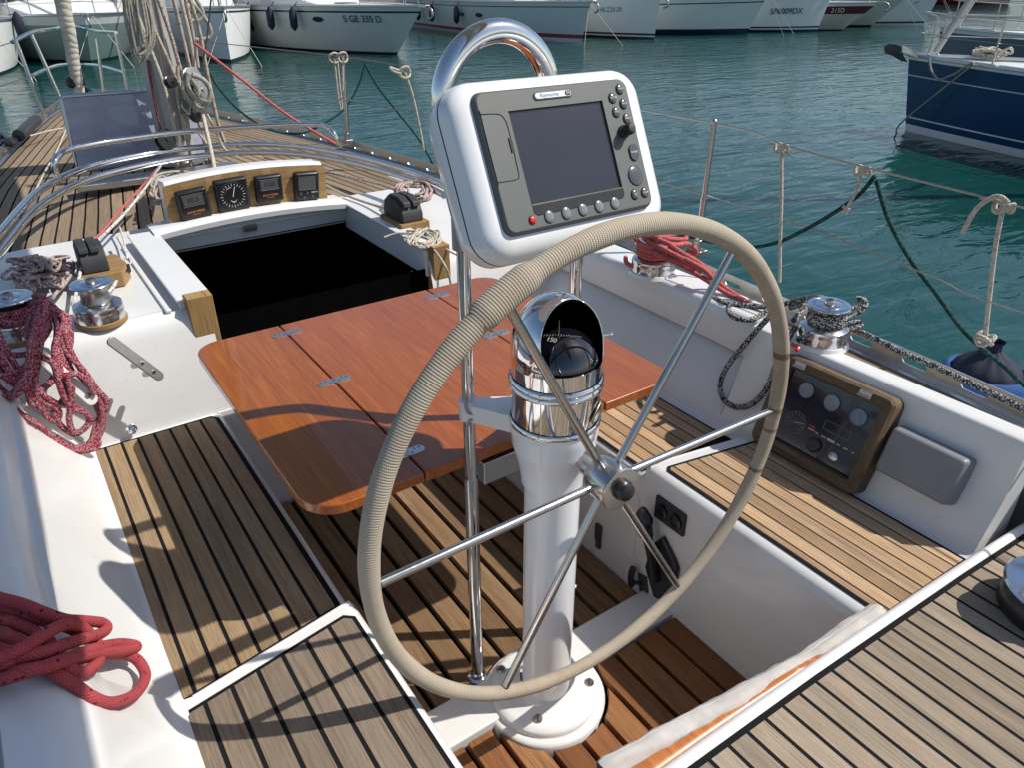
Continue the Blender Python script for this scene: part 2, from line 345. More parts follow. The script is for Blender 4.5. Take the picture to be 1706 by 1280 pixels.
# ================= setting: water and quay =================
XC=.82
def water():
    k=NT('harbour_water'); v=k.coord('Object',(1,1,1)); 
    tc=k.n('ShaderNodeTexCoord')
    def mp(s,r=0):
        m=k.n('ShaderNodeMapping'); m.inputs['Scale'].default_value=s; m.inputs['Rotation'].default_value=(0,0,R(r)); k.l(tc.outputs['Object'],m.inputs[0]); return m.outputs[0]
    a=k.noise(mp((.6,1.5,1),30),1.0,2,.5,.8); b=k.noise(mp((1.3,3.8,1),38),1.2,2,.5,.9); c=k.noise(mp((5,11,1),22),1.4,3,.6,.6)
    h=k.math('ADD',k.math('MULTIPLY',a,.55),k.math('ADD',k.math('MULTIPLY',b,.34),k.math('MULTIPLY',c,.05)))
    big=k.noise(mp((.12,.2,1),10),1,3)
    k.set(col=k.ramp(big,[(.3,(.0035,.042,.036)),(.7,(.005,.059,.052))]),rough=.02,ior=1.333,spec=.5); k.bump(h,1.0,.062)
    return k.m
mb=MB(); mb.poly([(-300,-200,-.5),(400,-200,-.5),(400,500,-.5),(-300,500,-.5)])
o=build('water',mb,water(),flat=True); struct(o)
k=NT('quay_stone'); v=k.coord(); 
bk=k.n('ShaderNodeTexBrick'); bk.inputs['Scale'].default_value=.6; bk.inputs['Color1'].default_value=(.36,.27,.19,1); bk.inputs['Color2'].default_value=(.28,.22,.17,1); bk.inputs['Mortar'].default_value=(.12,.1,.08,1); k.l(v,bk.inputs[0])
k.set(col=k.mix(k.math('MULTIPLY',k.noise(v,1.2,4),.6),bk.outputs[0],(.20,.13,.09)),rough=.8); quaym=k.m
mb=MB()
# quay runs behind the moored boats, roughly square to their heading
qa=Vector((-6,38.5,0)); qb=Vector((110,52,0)); qd=(qb-qa).normalized(); qn=Vector((-qd.y,qd.x,0))
mb.box((qa+qb)/2+qn*6+Vector((0,0,-.35)),((qb-qa).length,12,1.9),rot=Matrix.Rotation(math.atan2(qd.y,qd.x),3,'Z'))
o=build('quay',mb,quaym); struct(o)
mb=MB(); rows=[]  # unseen hills, added so the water does not mirror the bright horizon
for i in range(80):
    a=R(-75+150*i/79); d=Vector((math.sin(a+R(35)),math.cos(a+R(35)),0)); rows.append([d*(330+j*45)+Vector((0,0,-.6+(0,7,16,24,27)[j]*(.6+.9*noise.noise(Vector((a*5,j*.3,3)))+.35*noise.noise(Vector((a*19,j,1)))))) for j in range(5)])
mb.grid(rows); o=build('added_hills',mb,plain('added_hillside',(.085,.11,.085),.9,var=.5,vs=.08)); struct(o)

# ================= the sailing boat we stand on =================
boat=thing('sailing_yacht','white sailing yacht with teak decks, seen from its own helm','yacht',(XC,3.0,-.5))
def sm(t): t=max(0,min(1,t)); return t*t*(3-2*t)
HB=[(-1.2,.80),(-.5,.95),(.5,1.10),(1.0,1.15),(1.6,1.19),(2.2,1.24),(3,1.215),(3.6,1.13),(4.35,1.0),(5,.83),(5.8,.62),(6.5,.42),(7.1,.22),(7.6,.012)]
def hb(y):
    for (a,p),(b,q) in zip(HB,HB[1:]):
        if y<=b: 
            t=(y-a)/(b-a); i=HB.index((a,p)); p0=HB[max(0,i-1)][1]; q1=HB[min(len(HB)-1,i+2)][1]
            return .5*((2*p)+(q-p0)*t+(2*p0-5*p+4*q-q1)*t*t+(3*p-3*q+q1-p0)*t**3)
    return .012
def zd(y): return .68 if y<2.4 else .68+.05*sm((y-2.4)/4)
ys=[-1.2+8.8*i/60 for i in range(61)]
mb=MB()
for sg in(1,-1):
    rows=[]
    for y in ys:
        h=hb(y); z=zd(y)
        rows.append([(XC+sg*h,y,z),(XC+sg*(h+.012),y,z-.15),(XC+sg*h*.98,y,.2),(XC+sg*h*.93,y-.02*0,-.2),(XC+sg*h*.82,y,-.55),(XC+sg*h*.4,y,-.9)])
    mb.grid([r if sg>0 else r[::-1] for r in rows],0)
mb.poly([(XC-.80,-1.2,.68),(XC+.80,-1.2,.68),(XC+.7,-1.2,-.6),(XC-.7,-1.2,-.6)])
build('hull',mb,M['gelclean'],boat,ang=60)
# toe rail: slotted aluminium plate
mb=MB()
for sg in(1,-1):
    y=-1.1
    while y<7.5:
        y0,y1=y,y+.17
        def P(yy,zz,o=0,sg=sg): h=hb(yy)-.02; return (XC+sg*(h+o),yy,zd(yy)+zz)
        ht=.062; yc=(y0+y1)/2
        outer=[(y0,0),(yc,0),(y1,0),(y1,ht/2),(y1,ht),(yc,ht),(y0,ht),(y0,ht/2)]
        inner=[(yc-.030,ht/2-.0085),(yc,ht/2-.010),(yc+.030,ht/2-.0085),(yc+.038,ht/2),(yc+.030,ht/2+.0085),(yc,ht/2+.010),(yc-.030,ht/2+.0085),(yc-.038,ht/2)]
        for i in range(8):
            j=(i+1)%8; a,b,c,d=outer[i],outer[j],inner[j],inner[i]
            mb.poly([P(*a),P(*b),P(*c),P(*d)]); mb.poly([P(*d,.005),P(*c,.005),P(*b,.005),P(*a,.005)])
            mb.poly([P(*d),P(*c),P(*c,.005),P(*d,.005)])
        mb.poly([P(y0,ht),P(y1,ht),P(y1,ht,.005),P(y0,ht,.005)])
        mb.poly([P(y0,.004,-.028),P(y1,.004,-.028),P(y1,.004,0),P(y0,.004,0)])
        y+=.17
build('toe_rail',mb,M['alu'],boat,ang=20)
# foredeck: cambered, teak planks sweeping with the deck edge
def zdk(x,y,e=0): h=max(hb(y),.05); u=min(1,abs(x-XC)/h); return zd(y)+.055*(1-u*u)*min(1,h/1.0)+e
Y0=3.22
mb=MB(); rows=[]
for i in range(45):
    y=Y0+(7.58-Y0)*i/44; h=hb(y)-.005; rows.append([(XC+h*(j/12),y,zdk(XC+h*j/12,y,0)) for j in range(-12,13)])
mb.grid(rows,0)
mb.v=mb.v; build('fore_deck',mb,M['caulk'],boat)
mb=MB(); pw=.052; gp=.008
for sg in(1,-1):
    i=0
    while True:
        d0=.055+i*pw; d1=d0+pw-gp
        y=Y0; strip=[]; ru,rv=random.uniform(0,30),random.uniform(0,30)
        while y<7.5 and hb(y)-d0>.045:
            x1=max(hb(y)-d1,.04); x0=hb(y)-d0; strip.append((y,x0,x1)); y+=.08
        if len(strip)<2: break
        for a,b in zip(strip,strip[1:]):
            q=[(XC+sg*a[1],a[0]),(XC+sg*a[2],a[0]),(XC+sg*b[2],b[0]),(XC+sg*b[1],b[0])]
            if sg>0: q=q[::-1]
            pass
        top0=[];top1=[]
        for (yy,xa,xb) in strip: top0.append(mb.add((XC+sg*xa,yy,zdk(XC+xa,yy,.004)))); top1.append(mb.add((XC+sg*xb,yy,zdk(XC+xb,yy,.004))))
        for n_ in range(len(strip)-1):
            f=(top0[n_],top0[n_+1],top1[n_+1],top1[n_]); uvv=[(strip[n_][0]+ru,rv),(strip[n_+1][0]+ru,rv),(strip[n_+1][0]+ru,rv+pw),(strip[n_][0]+ru,rv+pw)]
            if sg<0: f=f[::-1]; uvv=uvv[::-1]
            mb.face(f,0,uvv)
        i+=1
mb.grid([[(XC+sx,Y0+(7.3-Y0)*i/40,zdk(XC,Y0+(7.3-Y0)*i/40,.007)) for sx in(.034,0,-.034)] for i in range(41)],0,uv=True,vs=.1)
build('deck_planking',mb,M['teakf'],boat)
# white moulding round the companionway (y 2.28..3.24), with the opening left out
OX0,OX1,OY0,OY1=.425,1.205,2.30,3.02
def zw(x,y): u=abs(x-XC); return .755-.012*u if u<.9 else .744-(u-.9)*.25
mb=MB()
xs=[XC-hb(2.6)+.03,-.30,-.2,-.1,0,.1,.2,.3,OX0,.6,.8,1.0,OX1,1.35,1.5,1.65,1.72,1.8,1.9,XC+hb(2.6)-.03]; yy=[2.325,2.5,2.75,OY1,3.12,3.24]
for i in range(len(xs)-1):
    for j in range(len(yy)-1):
        if xs[i]>=OX0-1e-6 and xs[i+1]<=OX1+1e-6 and yy[j]<OY1-1e-6: continue
        mb.poly([(x,y,zw(x,y)) for x,y in((xs[i],yy[j]),(xs[i+1],yy[j]),(xs[i+1],yy[j+1]),(xs[i],yy[j+1]))])
# forward lip
for a,b in zip(xs,xs[1:]): mb.poly([(a,3.24,zw(a,0)),(b,3.24,zw(b,0)),(b,3.245,zw(b,0)-.06),(a,3.245,zw(a,0)-.06)])
build('cabin_top',mb,M['gel'],boat)
# bulkhead faces
def bulk(x0,x1,zb=.36):
    prof=[(2.195,zb),(2.20,.42),(2.27,.70),(2.277,.722),(2.288,.738),(2.303,.749),(2.33,.7545)]
    return [[(x0,y,z) for y,z in prof],[(x1,y,z) for y,z in prof]]
mb=MB()
def bk2(xa,xb,zb=.36,n=6):
    rows=[]
    for i in range(n+1):
        x=xa+(xb-xa)*i/n; dz=zw(x,0)-.7545
        rows.append([(x,y,z+(dz if z>.6 else 0)) for y,z in [(2.195,zb),(2.20,.42),(2.27,.70),(2.277,.722),(2.288,.738),(2.303,.749),(2.33,.7545)]])
    mb.grid(rows[::-1])
bk2(-.35,OX0); bk2(OX1,2.0); 
mb.grid([[(OX1,2.20,.36),(OX1,2.24,.42)],[(OX0,2.20,.36),(OX0,2.24,.42)]]); mb.poly([(.37,2.195,-.02),(1.27,2.195,-.02),(1.27,2.195,.42),(.37,2.195,.42)])
mb.poly([(.37,2.195,.42),(1.27,2.195,.42),(1.27,2.30,.43),(.37,2.30,.43)])
build('cabin_bulkhead',mb,M['gel'],boat,ang=50)
# cockpit sides
def prof(seat,y,port):
    o=.045*sm((y-.95)/.4)
    P=[(.435,-.02),(.435,seat-.035),(.438,seat-.016),(.448,seat-.005),(.465,seat),(.79,seat)]
    if port: P+=[(.808,seat+.004),(.83,seat+.02),(.85,seat+.05),(.895+o,.60),(.915+o,.68),(.93+o,.715),(.955+o,.736),(.99+o,.742),(1.03+o,.735),(1.045+o,.70),(1.05+o,.66)]
    else:
        P+=[(.803,seat+.003),(.812,seat+.012),(.820,seat+.035)]
        if y>1.24: P+=[(.893+o,.606),(.912+o,.610),(.912+o,.617),(.884+o,.621),(.881+o,.640),(.884+o,.69),(.890+o,.722),(.896+o,.734),(.904+o,.7405),(.915+o,.742),(.99+o,.742),(1.02+o,.738),(1.025+o,.70),(1.03+o,.66)]
        else: P+=[(.862,.58),(.872,.612),(.876,.63),(.882,.655),(.888,.685),(.894,.712),(.899,.733),(.902,.7385),(.908,.7415),(.925,.742),(.955,.742),(.961,.739),(.963,.70),(.965,.66)]
    fl=0
    if fl: P=[(d+(fl if z>seat+.002 or d>.8 else (fl if d>.78 else 0)),z) for d,z in P]
    return P
for port in(0,1):
    sg=-1 if port else 1; mb=MB()
    def row(seat,y): return [(XC+sg*d,(y if abs(y-1.145)>1e-6 else 1.168-.17*(min(max(d,.435),.80)-.435)),z) for d,z in prof(seat,y,port)]
    A=[row(.42,y) for y in([1.145,1.18,1.235,1.2401,1.4,1.6,1.9,2.25,2.34])]
    B=[row(.46,y) for y in(([-.55,.2] if port else [.466,.49,.515,.54,.57,.60])+([.5] if port else [])+[.8,1.0,1.10,1.145])]
    if not port: mb.poly([(x,.466,z) for x,_,z in row(.46,.466)[4:]]+[(XC+.965,.466,.44)])
    for G in(A,B): mb.grid(G if port else [r[::-1] for r in G])
    a=row(.42,1.145)[:8]; b=row(.46,1.145)[:8]
    for i in range(len(a)-1): mb.poly([a[i],b[i],b[i+1],a[i+1]])
    build('cockpit_side',mb,M['gel'],boat,ang=50)
# nosing strip along the step between the two seat levels
mb=MB()
mb.tube([(XC-.447,1.164,.4525),(XC-.79,1.106,.4525)],.0085,12)
build('seat_nosing',mb,M['gelclean'],boat); mb=MB(); mb.tube([(XC+.447,1.164,.4525),(XC+.79,1.106,.4525)],.0085,12); build('seat_nosing',mb,M['gelclean'],boat)
# teak pads (caulk bed + planks) as parts
def pad(name,poly,ang,w,z,mat,gap=.0075,off=0,bed=.009):
    m=MB(); cx=sum(p[0] for p in poly)/len(poly); cy=sum(p[1] for p in poly)/len(poly)
    m.prism([(x,y,z+.0005) for x,y in poly],(0,0,.0028),1)
    inn=[]; n=len(poly)
    q=poly
    for i in range(n):
        a,b=poly[i],poly[(i+1)%n]; dx,dy=b[0]-a[0],b[1]-a[1]; L=math.hypot(dx,dy)
        if L<1e-6: continue
        nx,ny=-dy/L,dx/L; q=clip(q,nx,ny,-(nx*a[0]+ny*a[1])-bed)
    planks(m,q,ang,w,gap,z+.001,.0035,0,off)
    return build(name,m,[mat,M['caulk']],boat,ang=30)
def ccw(p): 
    a=sum(p[i][0]*p[(i+1)%len(p)][1]-p[(i+1)%len(p)][0]*p[i][1] for i in range(len(p))); return p if a>0 else p[::-1]
pad('seat_teak',ccw([(.006,1.135),(.365,1.197),(.365,2.16),(.345,2.185),(.0,2.185),(-.004,1.7)]),90,.0455,.42,M['teakp'],.0082,off=-.365+.009)
pad('seat_teak',ccw([(-.006,1.055),(.012,1.078),(.345,1.132),(.365,1.115),(.365,.52),(-.01,.52),(-.02,.9)]),90,.0525,.46,M['teakpa'],.0085,off=-.36)
pad('seat_teak',ccw([(1.275,1.19),(1.275,2.16),(1.60,2.16),(1.603,1.135),(1.30,1.190)]),90,.0420,.42,M['teaks'],.0048,off=-1.6+.0)
pad('seat_teak',ccw([(1.285,.474),(1.285,1.115),(1.30,1.128),(1.605,1.074),(1.608,.462)]),90,.0410,.46,M['teaks'],.0048,off=-1.6)
# helm seat / aft deck
def ye(x): return .487+.008*x-.018*x*x
mb=MB(); xs2=[-.3+2.5*i/20 for i in range(21)]
mb.grid([[(x,ye(x)-.006,-.02),(x,ye(x)-.006,.47),(x,ye(x)-.001,.485),(x,ye(x),.495),(x,ye(x)-.003,.503),(x,ye(x)-.009,.509),(x,ye(x)-.017,.510),(x,ye(x)-.025,.507),(x,ye(x)-.028,.503),(x,-.95,.503)] for x in xs2][::-1])
mb.grid([[(XC+1.04,-.9,.50),(XC+1.04,.466,.50)],[(XC+1.04,-.9,.70),(XC+1.04,.466,.70)]]); build('helm_deck',mb,M['gelclean'],boat,ang=60)
pol=[(x,ye(x)-.050) for x in xs2]+[(2.0,-.9),(-.2,-.9)]
pad('aft_deck_teak',ccw([(x,ye(x)-.026) for x in(.0,.5,1.0,1.5,1.84)]+[(1.70,-.9),(.1,-.9)]),90.5,.0468,.503,M['teakd'],.0078,off=-.01,bed=.012)
# side deck teak strips aft
mb=MB()
for sg in(1,-1):
    rows=[]
    for i in range(20):
        y=(-.9 if sg<0 else .47)+(4.1 if sg<0 else 2.73)*i/19; rows.append([(XC+sg*.945,y,.676),(XC+sg*(hb(y)-.004),y,.679)])
    mb.grid(rows[::-1] if sg>0 else rows,1)
    for j in range(3):
        st0=[];
        for i in range(30):
            y=(-.9 if sg<0 else .47)+(4.1 if sg<0 else 2.73)*i/29; xo=hb(y)-.055-j*.05; st0.append((y,xo,xo-.043))
        ru=random.uniform(0,20); a=[mb.add((XC+sg*s[1],s[0],.6825)) for s in st0]; b=[mb.add((XC+sg*s[2],s[0],.6825)) for s in st0]
        for n_ in range(29):
            f=(a[n_],a[n_+1],b[n_+1],b[n_]); uvv=[(st0[n_][0]+ru,j),(st0[n_+1][0]+ru,j),(st0[n_+1][0]+ru,j+.05),(st0[n_][0]+ru,j+.05)]
            if sg<0: f=f[::-1]; uvv=uvv[::-1]
            mb.face(f,0,uvv)
build('side_deck',mb,[M['teakf'],M['gel']],boat)
# cockpit sole
mb=MB(); mb.poly([(.3,.4,-.022),(1.34,.4,-.022),(1.34,2.3,-.022),(.3,2.3,-.022)]); build('sole_tray',mb,M['caulk'],boat)
mb=MB(); x=.392; w=.083
for i in range(11):
    x0=.392+i*.0795; 
    if x0+.064>1.26: break
    ru=random.uniform(0,30)
    mb.prism([(x0,1.125,-.02),(x0+.064,1.125,-.02),(x0+.064,2.18,-.02),(x0,2.18,-.02)],(0,0,.022),0,uvf=lambda p,ru=ru:(p[1]+ru,p[0]+ru))
build('sole_grating',mb,M['teaksole'],boat,bevel=.002)
PX,PY=.795,1.000
mb=MB()
for i in range(11):
    x0=.395+i*.0795; x1=x0+.066
    if x1>1.262: break
    ru=random.uniform(0,30); top=[]
    for t in range(7):
        x=x1-(x1-x0)*t/6; dx=x-PX; yv=.995
        if abs(dx)<.164: yv=min(yv,PY+.006-math.sqrt(.164**2-dx*dx))
        top.append((x,yv-.004,.0))
    mb.prism([(x0,.56,0),(x1,.56,0)]+top,(0,0,.030),0,uvf=lambda p,ru=ru:(p[1]+ru,p[0]+ru))
build('sole_grating',mb,M['teakred'],boat,bevel=.0025)
mb=MB(); mb.box((.82,1.06,.012),(.89,.118,.05)); 
mb.lathe([(.158,-.02),(.158,.020),(.153,.028),(.13,.031)],(PX,PY+.006,0),n=48)
build('sole_crossbar',mb,M['gel'],boat,bevel=.006)
# companionway: cabin shade painted as a near-black colour, rails, posts
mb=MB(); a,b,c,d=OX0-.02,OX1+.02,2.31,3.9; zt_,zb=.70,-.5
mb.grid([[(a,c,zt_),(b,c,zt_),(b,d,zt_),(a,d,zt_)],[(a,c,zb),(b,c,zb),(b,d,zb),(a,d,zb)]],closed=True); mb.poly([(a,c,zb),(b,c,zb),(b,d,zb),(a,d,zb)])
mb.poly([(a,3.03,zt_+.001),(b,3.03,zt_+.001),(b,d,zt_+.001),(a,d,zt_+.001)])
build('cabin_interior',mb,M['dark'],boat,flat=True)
mb=MB()
# port slide rail: raised moulding with overhanging top
mb.prism([(.350,2.315,.742),(.432,2.315,.742),(.432,3.04,.742),(.350,3.04,.742)],(0,0,.036))
mb.prism([(.340,2.295,.776),(.445,2.295,.776),(.445,3.06,.776),(.340,3.06,.776)],(0,0,.011))
mb.box((.315,2.66,.752),(.018,.72,.012))
build('hatch_slide',mb,M['gelclean'],boat,bevel=.004); mb=MB(); mb.prism([(1.205,2.30,.67),(1.262,2.30,.67),(1.262,3.04,.67),(1.205,3.04,.67)],(0,0,.102))
mb.prism([(1.197,2.315,.774),(1.272,2.315,.774),(1.272,3.10,.774),(1.197,3.10,.774)],(0,0,.011))
build('hatch_slide',mb,M['gelclean'],boat,bevel=.004)
mb=MB(); rows=[]
for i in range(17):
    x=.425+.78*i/16; c=.022*(1-((x-XC)/.39)**2)
    rows.append([(x,3.045,.69),(x,3.02,.762+c),(x,2.985,.766+c),(x,2.982,.786+c),(x,2.99,.793+c),(x,3.06,.796+c),(x,3.14,.79+c)])
mb.grid(rows[::-1]); build('hatch_lip',mb,M['gelclean'],boat,ang=50)
mb=MB(); mb.box((.79,3.022,.745),(.05,.012,.028),0); mb.tube([(.765,3.012,.748),(.815,3.012,.748)],.005,8); build('hatch_latch',mb,M['tarn'],boat,bevel=.002)
for x0,x1 in((.365,.442),(1.215,1.285)):
    mb=MB(); mb.prism([(x0,2.262,.40),(x1,2.262,.40),(x1,2.315,.40),(x0,2.315,.40)],(0,0,.385),0,uvf=lambda p:(0,0)); 
    m2=MB(); ru=random.uniform(0,9)
    q=[(x0,2.262),(x1,2.262),(x1,2.315),(x0,2.315)]
    lo=[m2.add((x,y-.04*0,.36)) for x,y in q]; hi=[m2.add((x,y,.792)) for x,y in q]
    for i in range(4):
        j=(i+1)%4; s0,s1=(i*.08,(i+1)*.08); m2.face((lo[i],lo[j],hi[j],hi[i]),0,[(ru,s0),(ru,s1),(ru+.43,s1),(ru+.43,s0)])
    m2.face(hi,0,[(0,0),(0,.08),(.05,.08),(.05,0)])
    build('door_post',m2,M['teakblk'],boat,bevel=.003)
mb=MB(); mb.box((1.19,2.36,.50),(.012,.07,.34)); mb.box((.452,2.36,.50),(.012,.07,.34)); build('washboard_slot',mb,M['mahog'],boat,bevel=.004)
# varnished trim and canvas roll on the helm seat front
mb=MB(); xs3=[.55+.9*i/12 for i in range(13)]
tw=lambda x:.046*max(.12,min(1,(1.33-x)/.6)); mb.grid([[(x,ye(x)-.002,.38),(x,ye(x)-.001,.468),(x,ye(x)+tw(x)*.25,.480),(x,ye(x)+tw(x)*.7,.480),(x,ye(x)+tw(x)*.95,.468),(x,ye(x)+tw(x),.38)] for x in [.2+1.08*i/24 for i in range(25)]][::-1])
build('varnished_trim',mb,M['varnedge'],boat,ang=60)
mb=MB(); rows=[]
for i in range(61):
    x=.565+.72*i/60; c=Vector((x,.601-.088*x-.012*math.sin((x-.56)*4.4),.470+.004*math.sin(x*11))); ring=[]
    for k in range(18):
        a=2*math.pi*k/18; r=.0205*(1+.30*noise.noise(Vector((x*9,math.cos(a)*1.6,math.sin(a)*1.6)))+.22*noise.noise(Vector((x*30,math.cos(a)*3,math.sin(a)*3))))*(.75 if i in(0,60) else 1)
        if 0.9<a<1.3: r*=.93
        ring.append(c+Vector((0,math.cos(a)*r*1.0,math.sin(a)*r*.8)))
    rows.append(ring)
mb.grid(rows,closed=True); mb.tube([(r[3]+Vector((0,0,.0005))) for r in rows],.0014,6)
tag(build('canvas_roll',mb,M['canvas'],None,ang=80),'rolled grey canvas dodger lying along the front edge of the helm seat','canvas roll')
# ================= helm =================
def frame(o,ex,ey):
    ex=Vector(ex).normalized(); ey=Vector(ey).normalized(); n=ex.cross(ey)
    return Matrix(((ex.x,ey.x,n.x,o[0]),(ex.y,ey.y,n.y,o[1]),(ex.z,ey.z,n.z,o[2]),(0,0,0,1)))
ped=thing('steering_pedestal','white steering pedestal standing on the teak cockpit sole','pedestal',(PX,PY,.03))
mb=MB(); mb.lathe([(.140,.030),(.140,.040),(.136,.047),(.120,.052),(.085,.056),(.072,.064),(.064,.085)],(PX+.002,PY+.008,0),n=64,cap=False); build('base_plate',mb,M['gelclean'],ped,ang=50)
mb=MB(); mb.lathe([(.066,.05),(.066,.058),(.0605,.062),(.0605,.690),(.0612,.700),(.0668,.712),(.0668,.722),(.074,.765),(.084,.800),(.088,.815),(.0885,.835),(.091,.842),(.091,.866)],(PX,PY,0),n=64,cap=False)
mb.tube([(PX+.05,PY-.032,.40),(PX+.052,PY-.036,.40)],.004,8)
build('column',mb,M['podwhite'],ped,ang=50)
for bx,by in((.73,1.108),(.894,.945),(.722,.935),(.868,1.085)):
    mb=MB(); mb.lathe([(.0125,.053),(.0125,.0555),(.010,.0585)],(bx,by,0),n=20); 
    mb.box((bx,by,.0587),(.019,.0024,.0008),1,rot=Matrix.Rotation(R(random.uniform(20,70)),3,'Z')); build('base_screw',mb,[M['tarn'],M['black']],ped)
mb=MB(); mb.lathe([(.012,0),(.012,.03),(.014,.05),(.011,.058)],(PX+.045,PY+.095,.80),(.3,.5,-.2),n=16); build('brake_knob',mb,M['black'],ped)
mb=MB(); mb.lathe([(.026,.06),(.026,.072),(.0195,.076),(.0195,.14)],(PX+.012,PY,.806),(0,-1,0.0),n=32); build('shaft_sleeve',mb,M['brushed'],ped)
# compass binnacle
comp=thing('binnacle_compass','polished steel binnacle compass with black globe on top of the pedestal','compass',(PX,PY,.866))
import bmesh
def bisect(o,co,no):
    bm=bmesh.new(); bm.from_mesh(o.data); bmesh.ops.remove_doubles(bm,verts=bm.verts,dist=1e-5); off=worldloc(o.parent)
    bmesh.ops.bisect_plane(bm,geom=bm.verts[:]+bm.edges[:]+bm.faces[:],plane_co=Vector(co)-off,plane_no=Vector(no),clear_outer=True); bm.to_mesh(o.data); bm.free()
mb=MB(); RB=.0905; HN=Vector((.03,-.96,.26)).normalized()
mb.lathe([(RB-.002,.866),(RB-.002,1.006),(RB-.0045,1.006),(RB-.0045,.99)],(PX,PY,0),n=96,cap=False); build('casing',mb,M['chrome'],comp,ang=50)
mb=MB(); HZ=1.002
mb.lathe([(RB,HZ),(RB,1.030)]+[(RB*math.cos(R(a)),1.030+.107*math.sin(R(a))) for a in range(6,91,6)][:-1]+[(.0005,1.137)],(PX,PY,0),n=96,cap=False)
o=build('hood',mb,M['chrome'],comp,ang=60); bisect(o,(PX,PY-.059,HZ),HN); o.data.shade_smooth()
sd=o.modifiers.new('s','SOLIDIFY'); sd.thickness=.0022; sd.offset=-1; sd.material_offset=0
mb=MB(); mb.lathe([(RB-.004,HZ-.0005),(RB-.004,1.030)]+[((RB-.004)*math.cos(R(a)),1.030+.102*math.sin(R(a))) for a in range(6,91,6)][:-1]+[(.0005,1.1315)],(PX,PY,0),n=64,cap=False)
o=build('hood_lining',mb,M['dark'],comp,ang=60); bisect(o,(PX,PY-.0575,HZ),HN); mb=MB(); mb.lathe([(RB-.005,.993),(.075,.995)],(PX,PY,0),n=64,cap=False); build('bezel',mb,M['black'],comp)
mb=MB(); mb.lathe([(RB,.946),(RB+.004,.950),(RB+.0045,.955),(RB+.001,.959),(RB+.0045,.963),(RB+.004,.968),(RB,.972)],(PX,PY,0),n=64,cap=False); build('clamp_ring',mb,M['chrome'],comp,ang=70)
mb=MB(); mb.lathe([(RB,.864),(RB+.003,.866),(RB+.003,.874),(RB,.877)],(PX,PY,0),n=64,cap=False); build('base_ring',mb,M['chrome'],comp,ang=60)
GC=Vector((PX+.004,PY-.004,.990)); GR=.078
mb=MB(); mb.sphere(GC,GR,48,24); kk=NT('compass_globe'); kk.set(col=(.006,.006,.009),rough=.03,coat=1.0,cr=.01,spec=.6); build('globe',mb,kk.m,comp)
# card figures standing just proud of the globe
def onglobe(px,py,e=.0006):
    v=ray(px,py).normalized(); oc=_c-GC; b=v.dot(oc); c=oc.dot(oc)-(GR+e)**2; t=-b-math.sqrt(max(0,b*b-c)); return _c+v*t
mb=MB()
for s,px,py,sz in(('150',919,566,.0140),('120',893,573,.0135)):
    p=onglobe(px,py,.0012); n=(p-GC).normalized(); ey=(Vector((0,0,1))-n*n.z).normalized(); ex=ey.cross(n); addtext(mb,s,sz,frame(p,ex,ey))
for i in range(-13,11):
    p=onglobe(921+i*4.6,558+.030*i*i,.001); n=(p-GC).normalized(); ey=(Vector((0,0,1))-n*n.z).normalized(); ex=ey.cross(n); mb.T=frame(p,ex,ey); mb.box((0,0,0),(.0006,.004 if i%3 else .006,.0003)); mb.T=Matrix.Identity(4)
p=onglobe(921,583,.001); n=(p-GC).normalized(); ey=(Vector((0,0,1))-n*n.z).normalized(); mb.T=frame(p,ey.cross(n),ey); mb.box((0,0,0),(.0007,.014,.0003)); mb.T=Matrix.Identity(4)
build('card_marking',mb,plain('card_print',(.42,.42,.42),.6),comp)
mb=MB(); p=onglobe(931,556,.003); mb.tube([p,p+Vector((0,-.0,.028))],.0009,8); build('lubber_line',mb,M['tarn'],comp)
mb=MB(); q=Vector((PX+.083,PY-.040,1.045)); mb.tube([q-Vector((.006,0,0)),q+Vector((.012,-.003,0))],.0018,10); mb.sphere(q+Vector((.014,-.004,0)),.0052); build('hood_knob',mb,M['chrome'],comp)
a=R(-62); nb=Vector((math.cos(a),math.sin(a),0)); tb=Vector((-nb.y,nb.x,0)); mb=MB(); ring=[]
for k_ in range(24):
    t=2*math.pi*k_/24; an=a+.26*math.cos(t); ring.append((an,.905+.0125*math.sin(t)+.010*math.cos(t)))
mb.poly([(PX+(RB+.002)*math.cos(q[0]),PY+(RB+.002)*math.sin(q[0]),q[1]) for q in ring]); mb.tube([(PX+(RB+.002)*math.cos(q[0]),PY+(RB+.002)*math.sin(q[0]),q[1]) for q in ring],.0011,6,closed=True); build('maker_badge',mb,M['tarn'],comp)
# guard: poles, hoop and the white arms holding it
gd=thing('pedestal_guard','polished steel pedestal guard with an arched grab hoop','guard rail',(XC,1.16,0))
PL,PR=.688,.968
for x in(PL,PR):
    mb=MB(); mb.tube([(x,1.16,.66),(x,1.16,1.25)],.0135,24); build('upper_pole',mb,M['chrome'],gd)
    mb=MB(); mb.tube([(x,1.16,0.0),(x,1.16,.665)],.0158,24); mb.lathe([(.026,0),(.026,.006),(.019,.010),(.019,.022)],(x,1.16,0),n=24); build('lower_pole',mb,M['chrome'],gd)
mb=MB(); yh=1.245; hc=Vector((.826,yh,1.440)); rr_=.1235
pts=[(hc.x-rr_+.0,1.17,1.20),(hc.x-rr_,1.19,1.28),(hc.x-rr_,1.225,1.38)]+arc(hc,rr_,180,0,26)+[(hc.x+rr_,1.225,1.38),(hc.x+rr_,1.19,1.28),(hc.x+rr_,1.17,1.20)]
mb.tube(pts,.0215,28); build('hoop',mb,M['chrome'],gd)
mb=MB()
